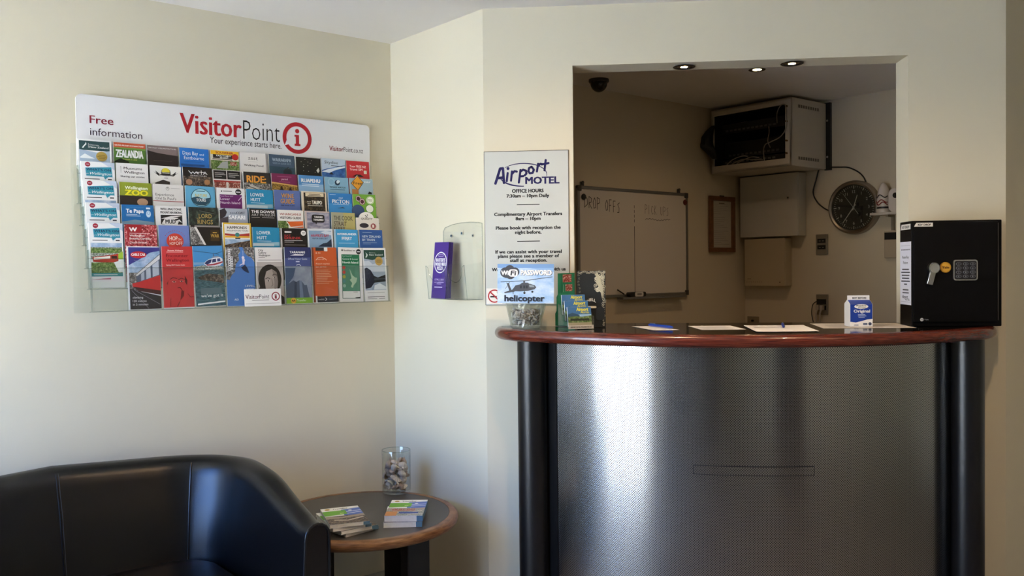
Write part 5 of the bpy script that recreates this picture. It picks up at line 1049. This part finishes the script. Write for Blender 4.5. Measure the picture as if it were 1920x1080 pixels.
# ================================================================ safe
SX0, SX1, SY0, SY1, SZ1 = 1.588, 1.904, -.150, -.022, ZT+.388
SAFE = mat('safe_black', '#070708', .5, spec=.15, bump=.08, bscale=700)
sf = thing('safe', 'black key-drop safe with keypad at the right end of the counter', 'safe', T((SX0+SX1)/2, SY0, ZT+.0008))
hw = (SX1-SX0)/2; SH = .387
g = G(); g.box(-hw, hw, .006, SY1-SY0, 0, SH, SAFE); body = g.build('body', sf, bevel=.003)
g = G(); g.box(-hw+.004, hw-.016, -.001, .012, .016, SH-.006, SAFE); door = g.build('door', sf, bevel=.002)
QF = Matrix(((1, 0, 0, 0), (0, 0, -1, -.0012), (0, 1, 0, 0), (0, 0, 0, 1)))
g = G(); g.box(hw-.0165, hw-.0152, -.0006, .006, .022, SH-.012, mat('door_gap', '#55524c', .4)); g.build('door_gap', sf)
SAT = mat('satin_metal', '#b9b8b4', .28, metal=1)
g = G(); g.cyl(.0195, 0, .018, SAT, QF @ T(-.087, .214, 0), 32); g.cyl(.0165, .018, .020, CHROME, QF @ T(-.087, .214, 0), 32)
g.box(-.0105, .0105, -.062, -.008, .003, .016, SAT, QF @ T(-.087, .214, 0) @ RZ(-14)); g.build('handle', door, bevel=.002)
g = G(); g.cyl(.0195, 0, .004, mat('brass_disc', '#b9892c', .35, metal=.6), QF @ T(-.043, .2155, 0), 32); g.cyl(.0165, .004, .0046, mat('amber_disc', '#c8972f', .45), QF @ T(-.043, .2155, 0), 32); g.text('Yale', -.012, .2115, .024, .0085, .0049, P('#5a3a10'), QF @ T(-.043, 0, 0), bold=.04); g.build('lock_cover', door)
g = G(); g.prism(rrect(-.0425, -.0375, .0425, .0375, .009), 0, .005, SAT, QF @ T(.0265, .205, 0)); g.prism(rrect(-.0385, -.0335, .0385, .0335, .007), .005, .0056, mat('keypad_black', '#15161a', .4), QF @ T(.0265, .205, 0)); kp = g.build('keypad', door)
for r_i in range(4):
    for c_i in range(3):
        x, y = -.0245+.0245*c_i, .0225-.015*r_i
        t_ = ['123', '456', '789'][r_i][c_i] if r_i < 3 else ('C', '0', 'E')[c_i]
        g = G(); Mk = QF @ T(.0265+x, .205+y, .0056)
        g.prism(circ(0, 0, .0095, 20, .0055), 0, .0012, mat('key_grey', '#6c6e76', .35), Mk); g.prism(circ(0, 0, .0078, 20, .0042), .0012, .0014, mat('key_black', '#1b1c22', .4), Mk)
        g.text(t_, 0, -.0024, None, .0048, .0016, P('#c9ccd2'), Mk, 'C'); g.build('key', kp)
g = G(); g.poly(circ(-.125, .0255, .0062, 20), .0002, P('#b9bcc0'), QF); g.text('Yale', -.129, .0240, .008, .0032, .0004, P('#1a1a1c'), QF, bold=.02); g.text('Yale', -.1165, .0235, .015, .0045, .0002, P('#9a9ca2'), QF); g.build('badge', door)
TAPE = P('#d8d4cc')
g = G(); g.poly([(-hw+.006, SH-.022), (-hw+.072, SH-.022), (-hw+.072, SH-.008), (-hw+.014, SH-.008)], .0002, TAPE, QF); g.text('KEY DROP', -hw+.020, SH-.0185, .045, .007, .0004, P('#222222'), QF, bold=.04); g.build('key_drop_label', sf)
QL = Matrix(((0, 0, -1, -hw-.0004), (-1, 0, 0, .128), (0, 1, 0, 0), (0, 0, 0, 1)))       # left side: x runs from the back to the front
g = G(); g.poly([(.010, SH-.030), (.112, SH-.030), (.112, SH-.010), (.018, SH-.010)], .0001, TAPE, QL); g.text('KEY DROP', .028, SH-.025, .07, .009, .0003, P('#222222'), QL, bold=.04); g.build('key_drop_label', sf)
g = G(); g.poly([(.003, .078), (.118, .078), (.118, .312), (.003, .312)], .0001, P('#d9dbe6'), QL)
for t_, y, w in (('Room Key', .250, .066), ('Return', .230, .046)): g.text(t_, .061, y, w, .011, .0003, P('#1d1d22'), QL, 'C', .02)
for y in (.297, .088): g.poly([(.012, y), (.110, y), (.110, y+.0012), (.012, y+.0012)], .0003, P('#8d90a0'), QL)
for k in range(9): g.poly([(.018+.0105*k, .280), (.024+.0105*k, .280), (.024+.0105*k, .285), (.018+.0105*k, .285)], .0003, P('#3c3e48'), QL)
for y, w in ((.207, .07), (.196, .09), (.185, .08), (.174, .074), (.163, .09), (.152, .03), (.131, .06), (.120, .066)):
    g.poly([(.061-w/2, y), (.061+w/2, y), (.061+w/2, y+.0045), (.061-w/2, y+.0045)], .0003, P('#3c3e48'), QL)
g.text('Airport', .025, .102, .06, .012, .0003, P('#30323c'), QL, shear=.2, bold=.03); g.text('MOTEL', .058, .094, .045, .007, .0003, P('#30323c'), QL, bold=.03)
g.build('notice', sf)
# ================================================================ the office beyond the hatch
WB_W, WB_Z0, WB_Z1 = .970, 1.193, 1.833
wb = thing('whiteboard', 'whiteboard headed for drop offs and pick ups on the office wall', 'whiteboard', FW(1.776, WB_Z0, .004))
hw, H_ = WB_W/2, WB_Z1-WB_Z0
g = G(); g.box(-hw+.015, hw-.015, .015, H_-.015, .003, .012, mat('whiteboard_surface', '#d6cfc6', .25, spec=.5)); surf = g.build('board', wb)
ALU = mat('aluminium_frame', '#8d8a85', .35, metal=.9)
g = G()
for x0, x1, y0, y1 in ((-hw+.012, hw-.012, H_-.018, H_), (-hw+.012, hw-.012, 0, .018), (-hw, -hw+.018, .012, H_-.012), (hw-.018, hw, .012, H_-.012)): g.box(x0, x1, y0, y1, 0, .018, ALU)
g.build('frame', wb, bevel=.003)
CRN = mat('grey_plastic', '#3c3835', .5)
for sx_ in (-1, 1):
    for y in (.0, H_):
        g = G(); x = sx_*hw; ya = min(max(y, 0), H_)
        g.box(min(x, x-sx_*.03)-.001*0, max(x, x-sx_*.03), ya-.03 if y else -.002, ya+.002 if y else .03, -.001, .021, CRN); g.build('corner_cap', wb, bevel=.004)
for x in (-hw+.05, hw-.075):
    g = G(); g.box(x-.012, x+.012, H_-.002, H_+.024, .0, .006, CRN); g.cyl(.009, .006, .011, CRN, T(x, H_+.020, 0), 16); g.build('wall_clip', wb)
g = G(); g.box(-.16, .42, -.012, .002, .006, .055, ALU); g.build('pen_tray', wb, bevel=.002)
MK = mat('marker_ink', '#2b2422', .6); g = G(); zz = .0123
def word(strokes, x, y, w, h, tr, wd, m):
    for s_ in strokes:
        g.stroke([(x+a*w, y+b*h+tr*(x+a*w)) for a, b in s_], wd, zz, m)
LTR = {'D': [[(0, 0), (0, 1)], [(-.1, 1), (.7, .7), (.75, .25), (-.1, 0)]], 'R': [[(0, 0), (0, 1), (.7, .85), (.6, .5), (0, .45), (.8, -.05)]], 'O': [[(.4, 1), (0, .6), (.2, .05), (.65, .1), (.75, .7), (.4, 1)]], 'P': [[(0, 0), (0, 1), (.65, .9), (.65, .55), (0, .45)]], 'F': [[(.6, 1), (0, 1), (0, 0)], [(0, .5), (.5, .55)]], 'S': [[(.65, .95), (.1, .8), (.55, .45), (.5, .05), (0, .05)]], 'I': [[(.25, 0), (.25, 1)]], 'C': [[(.65, .85), (.2, 1), (0, .4), (.3, 0), (.7, .15)]], 'K': [[(0, 0), (0, 1)], [(.6, 1), (0, .45), (.65, 0)]], 'U': [[(0, 1), (.05, .15), (.4, 0), (.65, .2), (.65, 1)]]}
def write(t, x, y, w, h, m, wd=.004, sl_=-.01):
    n_ = len(t); adv = w/n_
    for i, c in enumerate(t):
        if c == ' ': continue
        word(LTR[c], x+i*adv, y+sl_*i*.3, adv*.85, h*(1-.04*(i % 3)), 0, wd, m)
write('DROP OFFS', -.425, .520, .300, .068, MK)
MG = mat('marker_faint', '#6d6058', .6)
write('PICK UPS', .085, .500, .225, .055, MG, .003, -.004)
g.stroke([(.085+.0135*i, .463+(.006 if i % 2 else 0)+.004*sin(i*.5)) for i in range(18)], .003, zz, MK)
for k in range(4): g.stroke([(-.012, .545-.028*k), (-.012, .530-.028*k)], .004, zz, MK)
g.stroke([(-.012, .420), (-.011, .31), (-.0125, .2), (-.011, .03)], .0045, zz, MK)
g.build('writing', surf)
def magnet(x, y, m, label):
    M = FW(1.776+x, WB_Z0+y, .0166)
    g = G(); g.lathe([(0, 0), (.017, 0), (.018, .003), (.015, .007), (0, .008)], m, n=24); tag(g.build('magnet', M=M), label, 'magnet')
magnet(-.435, H_-.062, mat('magnet_black', '#1a1818', .4), 'small black round magnet at the top left of the whiteboard')
magnet(.458, H_-.058, mat('magnet_red', '#5a1a14', .4), 'dark red round magnet at the top right of the whiteboard')
er = thing('whiteboard_eraser', 'whiteboard eraser with white sleeve resting on the pen tray', 'eraser', FW(1.776-.02, WB_Z0+.0022, .034))
g = G(); g.prism(rrect(-.07, 0, .07, .028, .012), -.016, .016, mat('eraser_black', '#191717', .5)); g.build('body', er)
g = G(); g.prism(rrect(-.028, .001, .045, .0275, .008), .0161, .0172, P('#d6d2cc')); g.poly(rrect(-.01, .009, .030, .020, .004), .0174, P('#8a8580')); g.build('sleeve', er)
g = G(); g.tube([(0, 0, 0), (.055, -.026, 0)], .004, BLACKP, n=8); tag(g.build('marker_pen', M=FW(1.776-.175, WB_Z0+.046, .028)), 'thin dark marker leaning against the bottom of the whiteboard', 'marker')
# framed notice
fr = thing('framed_notice', 'wood-framed notice on the office wall right of the whiteboard', 'picture frame', FW(2.622, 1.464, .004))
FWD = mat('frame_wood', '#6e4526', .45, vary=.2, vscale=40); hw, H_ = .135, .366
g = G()
for x0, x1, y0, y1 in ((-hw, hw, H_-.03, H_), (-hw, hw, 0, .03), (-hw, -hw+.034, .03, H_-.03), (hw-.034, hw, .03, H_-.03)): g.box(x0, x1, y0, y1, 0, .018, FWD)
g.build('frame', fr, bevel=.003)
g = G(); g.box(-hw+.034, hw-.034, .03, H_-.03, .002, .006, P('#b9b3a6')); r0 = random.Random(2)
for k in range(22):
    y = .05+.0125*k
    if k in (8, 15): continue
    g.poly([(-.085, y), (-.085+.17*r0.uniform(.4, 1), y), (-.085+.17*r0.uniform(.4, 1), y+.0022), (-.085, y+.0022)], .0063, P('#8d877c'))
g.poly([(-.03, .318), (.03, .318), (.03, .323), (-.03, .323)], .0063, P('#5a554e')); g.build('sheet', fr)
g = G(); g.box(-.02, .02, H_, H_+.006, .004, .012, CRN); g.build('hanger', fr)

# equipment cabinet
MET = mat('cabinet_paint', '#c3bdb2', .5); 
eq = thing('equipment_cabinet', 'open-fronted beige equipment cabinet full of cables high in the office corner', 'cabinet', FC(-.495, 1.968, .0))
hw, H_, dp = .292, .406, .40
INN = mat('cabinet_inside', '#0c0b0b', .7)
g = G()
g.box(-hw, hw, 0, .012, .02, dp, MET); g.box(-hw, hw, H_-.012, H_, .02, dp, MET); g.box(-hw, -hw+.012, .012, H_-.012, .02, dp, MET); g.box(hw-.012, hw, .012, H_-.012, .02, dp, MET); g.box(-hw+.012, hw-.012, .012, H_-.012, .02, .03, INN)
for x0, x1, y0, y1 in ((-hw, hw, H_-.038, H_), (-hw, hw, 0, .046), (-hw, -hw+.016, .046, H_-.038), (hw-.042, hw, .046, H_-.038)): g.box(x0, x1, y0, y1, dp-.012, dp, MET)
for x0, x1, y0, y1 in ((-hw+.0122, -hw+.0132, .013, H_-.013), (hw-.0132, hw-.0122, .013, H_-.013)): g.box(x0, x1, y0, y1, .03, dp-.013, INN)
g.box(-hw+.0132, hw-.0132, .0122, .0132, .03, dp-.013, INN); g.box(-hw+.0132, hw-.0132, H_-.0132, H_-.0122, .03, dp-.013, INN)
bx = g.build('case', eq)
g = G()
for k in range(9): 
    for yy in (H_-.055, .040):
        g.box(hw, hw+.0006, yy, yy+.018, .10+.026*k, .118+.026*k, mat('vent_dark', '#6a655d', .6))
g.build('vent_slots', bx)
EQ = mat('rack_unit', '#17171a', .35)
for y0, y1, z1 in ((.255, .315, .33), (.10, .20, .30), (.05, .085, .34)):
    g = G(); g.box(-hw+.03, hw-.055, y0, y1, .05, z1, EQ)
    for k in range(12): g.box(-hw+.06+.032*k, -hw+.082+.032*k, y0+.012, y0+.024, z1, z1+.001, mat('port_grey', '#5c5d62', .4))
    g.build('rack_unit', eq, bevel=.002)
for k, y in enumerate((.335, .245, .13, .055)):
    g = G(); g.cyl(.006, 0, .012, mat('brass_nut', '#6d5430', .4, metal=.8), Matrix.Translation((hw-.030, y+.02, dp)) , 12); g.build('rack_nut', eq)
g = G()                                                    # dark sleeve hanging out at the left front
vs = []; 
for i in range(9):
    t = i/8
    for k in range(12):
        a = 2*pi*k/12; r = .085*sin(pi*(.12+.80*t))*(1+.12*sin(3*a+i))
        vs.append((-hw+.045-.05*sin(pi*t*.9)+r*.55*cos(a), .09+.20*t+.015*sin(i), dp+.008+r*.5*(1+sin(a))))
fs = [(i*12+k, i*12+(k+1) % 12, (i+1)*12+(k+1) % 12, (i+1)*12+k) for i in range(8) for k in range(12)]+[tuple(range(11, -1, -1)), tuple(96+k for k in range(12))]
g.add(vs, fs, mat('black_sleeve', '#090909', .55), None, True); g.build('cable_sleeve', eq)
WIRE = mat('grey_wire', '#8f8b84', .45); DWIRE = mat('black_wire', '#0d0c0c', .45)
for pts in ([(.155, .275, .34), (.175, .330, .37), (.225, .365, .405), (.262, .355, .412), (.268, .26, .415), (.262, .215, .415), (.22, .175, .41), (.15, .155, .40), (.105, .145, .39), (.088, .11, .385), (.09, .05, .38)],
            [(-.18, .048, .392), (-.13, .075, .40), (-.06, .092, .395), (-.02, .085, .39)], [(-.14, .05, .39), (-.06, .07, .395), (.02, .062, .39), (.08, .056, .38)], [(-.10, .05, .395), (0, .078, .40), (.06, .07, .39)],
            [(.10, .26, .345), (.112, .22, .36), (.102, .17, .36), (.106, .13, .34)]):
    g = G(); g.tube(catmull(pts, 6), .0032, WIRE, n=6); g.build('cable', eq)
g = G(); g.box(hw-.01, hw+.030, -.006, H_+.006, .0, .02, BLACKP); brk = g.build('wall_bracket', eq)
for y in (.30, .075):
    g = G(); g.cyl(.007, .02, .024, CHROME, T(hw+.012, y, 0), 14); g.build('screw', brk)
# metal cabinet and control box below
def wbox(name, label, e0, e1, z0, z1, dp, m, cat='cabinet'):
    t = thing(name, label, cat, FC((e0+e1)/2, z0, 0)); w = (e1-e0)/2; h = z1-z0
    g = G(); g.box(-w, w, 0, h, .001, dp-.012, m); g.build('case', t, bevel=.003)
    g = G(); g.box(-w, w, 0, h, dp-.0115, dp, m); d = g.build('door', t, bevel=.003)
    return t, d, w, h
t, d, w, h = wbox('metal_cabinet', 'grey metal wall cabinet with a round lock under the equipment cabinet', -.785, -.352, 1.560, 1.960, .10, mat('cabinet_grey', '#c9c6bd', .5))
g = G(); g.cyl(.011, .1, .104, CHROME, T(.150, .243, 0), 20); g.cyl(.005, .104, .1045, BLACKP, T(.150, .243, 0), 12); g.build('lock', d)
g = G(); g.box(-.03, .03, .242, .2445, .1, .1003, P('#a5a29a')); g.build('name_strip', d)
t, d, w, h = wbox('control_box', 'plain beige control box below the grey metal cabinet', -.763, -.458, 1.238, 1.548, .085, mat('box_beige', '#b9ab90', .5))
g = G()
for k in range(8): g.poly(circ(-.132+.016*k, .026, .0022, 8), .0853, P('#4c3a2a'))
g.poly(circ(.118, .025, .004, 10), .0853, P('#2b221a')); g.poly([(-.13, .045), (-.10, .045), (-.10, .048), (-.13, .048)], .0853, P('#7a6a54')); g.build('indicators', d)
# wall clock
ck = thing('wall_clock', 'round black-faced wall clock with wide metal rim in the office', 'clock', FC(-.016, 1.719, 0))
g = G(); g.lathe([(.164, 0), (.165, .02), (.160, .040), (.150, .046), (.140, .040), (.137, .028)], mat('clock_metal', '#a39c92', .3, metal=1), n=72); g.build('rim', ck)
g = G(); g.cyl(.139, .002, .024, mat('clock_face', '#0b0a0b', .35), n=64); SIL = P('#c9c4bc'); z = .0245
for k in range(60):
    a = pi/2-2*pi*k/60; r0_, r1_ = (.116, .131) if k % 5 == 0 else (.122, .130); wd = .005 if k % 5 == 0 else .0022
    g.stroke([(r0_*cos(a), r0_*sin(a)), (r1_*cos(a), r1_*sin(a))], wd, z, SIL)
for k in range(1, 13):
    a = pi/2-2*pi*k/12; g.text(str(k), .096*cos(a), .096*sin(a)-.0085, None, .0185, z, SIL, None, 'C')
face = g.build('face', ck)
def hand(name, ang, L, w, z, tail, m=SIL):
    g = G(); a = pi/2-radians(ang); c, s = cos(a), sin(a)
    def q(l, o): return (l*c-o*s, l*s+o*c)
    g.prism([q(-tail, -w/2), q(L, -w/3), q(L, w/3), q(-tail, w/2)], z, z+.001, m); g.build(name, ck)
hand('hour_hand', 18, .078, .006, .027, .018); hand('minute_hand', 217, .118, .0055, .0285, .022); hand('second_hand', 322, .112, .0022, .030, .052)
g = G(); g.cyl(.005, .0245, .032, SAT, n=16); g.build('hub', ck)
g = G(); g.cyl(.1385, .0335, .0345, PANE, n=64); g.build('lens', ck)
# cables from the equipment cabinet
def fc(e, z, off=.006): return vw(e, CW-off, z)
g = G(); o_ = fc(-.255, 1.99)
g.tube([p-o_ for p in catmull([fc(-.235, 1.995, .05), fc(-.255, 1.985, .012), fc(-.277, 1.916), fc(-.300, 1.834), fc(-.274, 1.772), fc(-.225, 1.728), fc(-.185, 1.708)], 8)], .0042, DWIRE, n=8)
tag(g.build('power_cable', M=T(*o_)), 'black cable looping down from the equipment cabinet to the left of the clock', 'cable')
g = G(); o_ = fc(-.17, 1.978)
g.tube([p-o_ for p in catmull([fc(-.171, 1.978, .02), fc(-.12, 1.974), fc(-.06, 1.966), fc(.0, 1.936), fc(.035, 1.902), fc(.052, 1.868)], 8)], .0042, DWIRE, n=8)
tag(g.build('power_cable', M=T(*o_)), 'black cable running right from the equipment cabinet to the top of the clock', 'cable')
# switch plate, socket plates
PLT = mat('plate_steel', '#8d8474', .4, metal=.5)
sp_ = thing('switch_plate', 'metal switch plate with two dark rockers under the clock', 'switch', FC(-.2405, 1.436, 0))
g = G(); g.box(-.0405, .0405, 0, .128, .0, .010, PLT); g.build('plate', sp_, bevel=.003)
for y in (.034, .074):
    g = G(); g.box(-.027, .027, y, y+.026, .01, .014, BLACKP); g.box(-.016, -.004, y+.011, y+.014, .014, .0144, P('#a39b8c')); g.box(.006, .018, y+.011, y+.014, .014, .0144, P('#a39b8c')); g.build('rocker', sp_, bevel=.001)
so = thing('wall_socket', 'metal socket plate with cables plugged in above the counter', 'socket', FC(-.2405, 1.058, 0))
g = G(); g.box(-.0405, .0405, 0, .128, .0, .010, PLT); g.build('plate', so, bevel=.003)
g = G(); g.box(-.03, .03, .066, .098, .01, .016, BLACKP); g.box(-.03, .03, .030, .058, .01, .014, BLACKP); g.build('outlet', so)
for x, m in ((-.015, mat('plug_white', '#a89f92', .4)), (.012, mat('plug_white', '#a89f92', .4))):
    g = G(); g.box(x-.010, x+.010, .030, .060, .016, .04, m); g.tube(catmull([(x, .032, .036), (x-.004, .005, .045), (x-.006, -.05, .04), (x-.002, -.12, .03)], 6), .0045, m, n=8); g.build('plug', so)
g = G(); g.tube(catmull([(-.03, .085, .018), (-.052, .06, .03), (-.058, .0, .03), (-.045, -.06, .03), (-.04, -.12, .03)], 6), .003, DWIRE, n=6); g.build('lead', so)
s2 = thing('wall_socket', 'small dim socket plate low on the office wall just above the counter', 'socket', FC(-.752, .955, 0))
g = G(); g.box(-.045, .045, 0, .075, 0, .008, mat('plate_beige', '#8d7f66', .5)); g.build('plate', s2, bevel=.002); g = G(); g.cyl(.008, .008, .018, BLACKP, T(0, .046, 0), 12); g.build('jack', s2)
# shelf with air fresheners at the right, thermostat below
shf = thing('wall_shelf', 'narrow white shelf beside the clock', 'shelf', FC(.275, 1.660, 0))
g = G(); g.box(-.150, .150, 0, .014, .0, .10, mat('shelf_white', '#c9c4bc', .5)); g.build('board', shf, bevel=.002)
g = G(); g.box(-.06, -.045, -.09, 0, .001, .02, PLT); g.box(-.06, -.045, -.012, 0, .02, .085, PLT); g.build('bracket', shf)
af = thing('air_freshener', 'white rounded air freshener with red and black swirls on the shelf', 'air freshener', FC(.185, 1.6748, .05))
Y2Z = Matrix(((1, 0, 0, 0), (0, 0, 1, 0), (0, 1, 0, 0), (0, 0, 0, 1)))
WPL = mat('white_plastic', '#d6cec6', .35)
g = G(); g.lathe([(0, 0), (.040, 0), (.041, .02), (.035, .024), (0, .024)], WPL, Y2Z, 32); g.build('base', af)
g = G(); g.lathe([(.036, .024), (.037, .034)], BLACKP, Y2Z, 32); g.build('band', af)
g = G(); g.lathe([(.036, .034), (.037, .07), (.034, .11), (.026, .145), (.014, .168), (.004, .175), (0, .176)], WPL, Y2Z, 32)
for k, (yy, c) in enumerate(((.052, '#8a2a24'), (.066, '#8a2a24'), (.095, '#2b2724'))):
    pts = [(.0365*sin(a), yy+.008*sin(a*4+k), .0365*cos(a)+.0012) for a in [-1.1+.11*i for i in range(21)]]
    g.tube(pts, .003, P(c), n=6)
g.build('shell', af)
af2 = thing('air_freshener', 'boxy white air freshener with dark round vent at the hatch edge', 'air freshener', FC(.272, 1.6748, .05))
g = G(); g.prism(rrect(-.042, 0, .042, .135, .03), -.03, .03, WPL); g.build('case', af2, bevel=.004)
g = G(); g.cyl(.016, .03, .034, BLACKP, T(0, .095, 0), 20); g.build('vent', af2)
th = thing('thermostat', 'white wall thermostat with dark display under the shelf', 'thermostat', FC(.245, 1.408, 0))
g = G(); g.box(-.070, .070, 0, .162, .0, .028, mat('thermo_body', '#b3a58e', .45)); g.build('case', th, bevel=.004)
g = G(); g.box(-.066, .05, .108, .150, .028, .030, BLACKP); g.build('display', th)
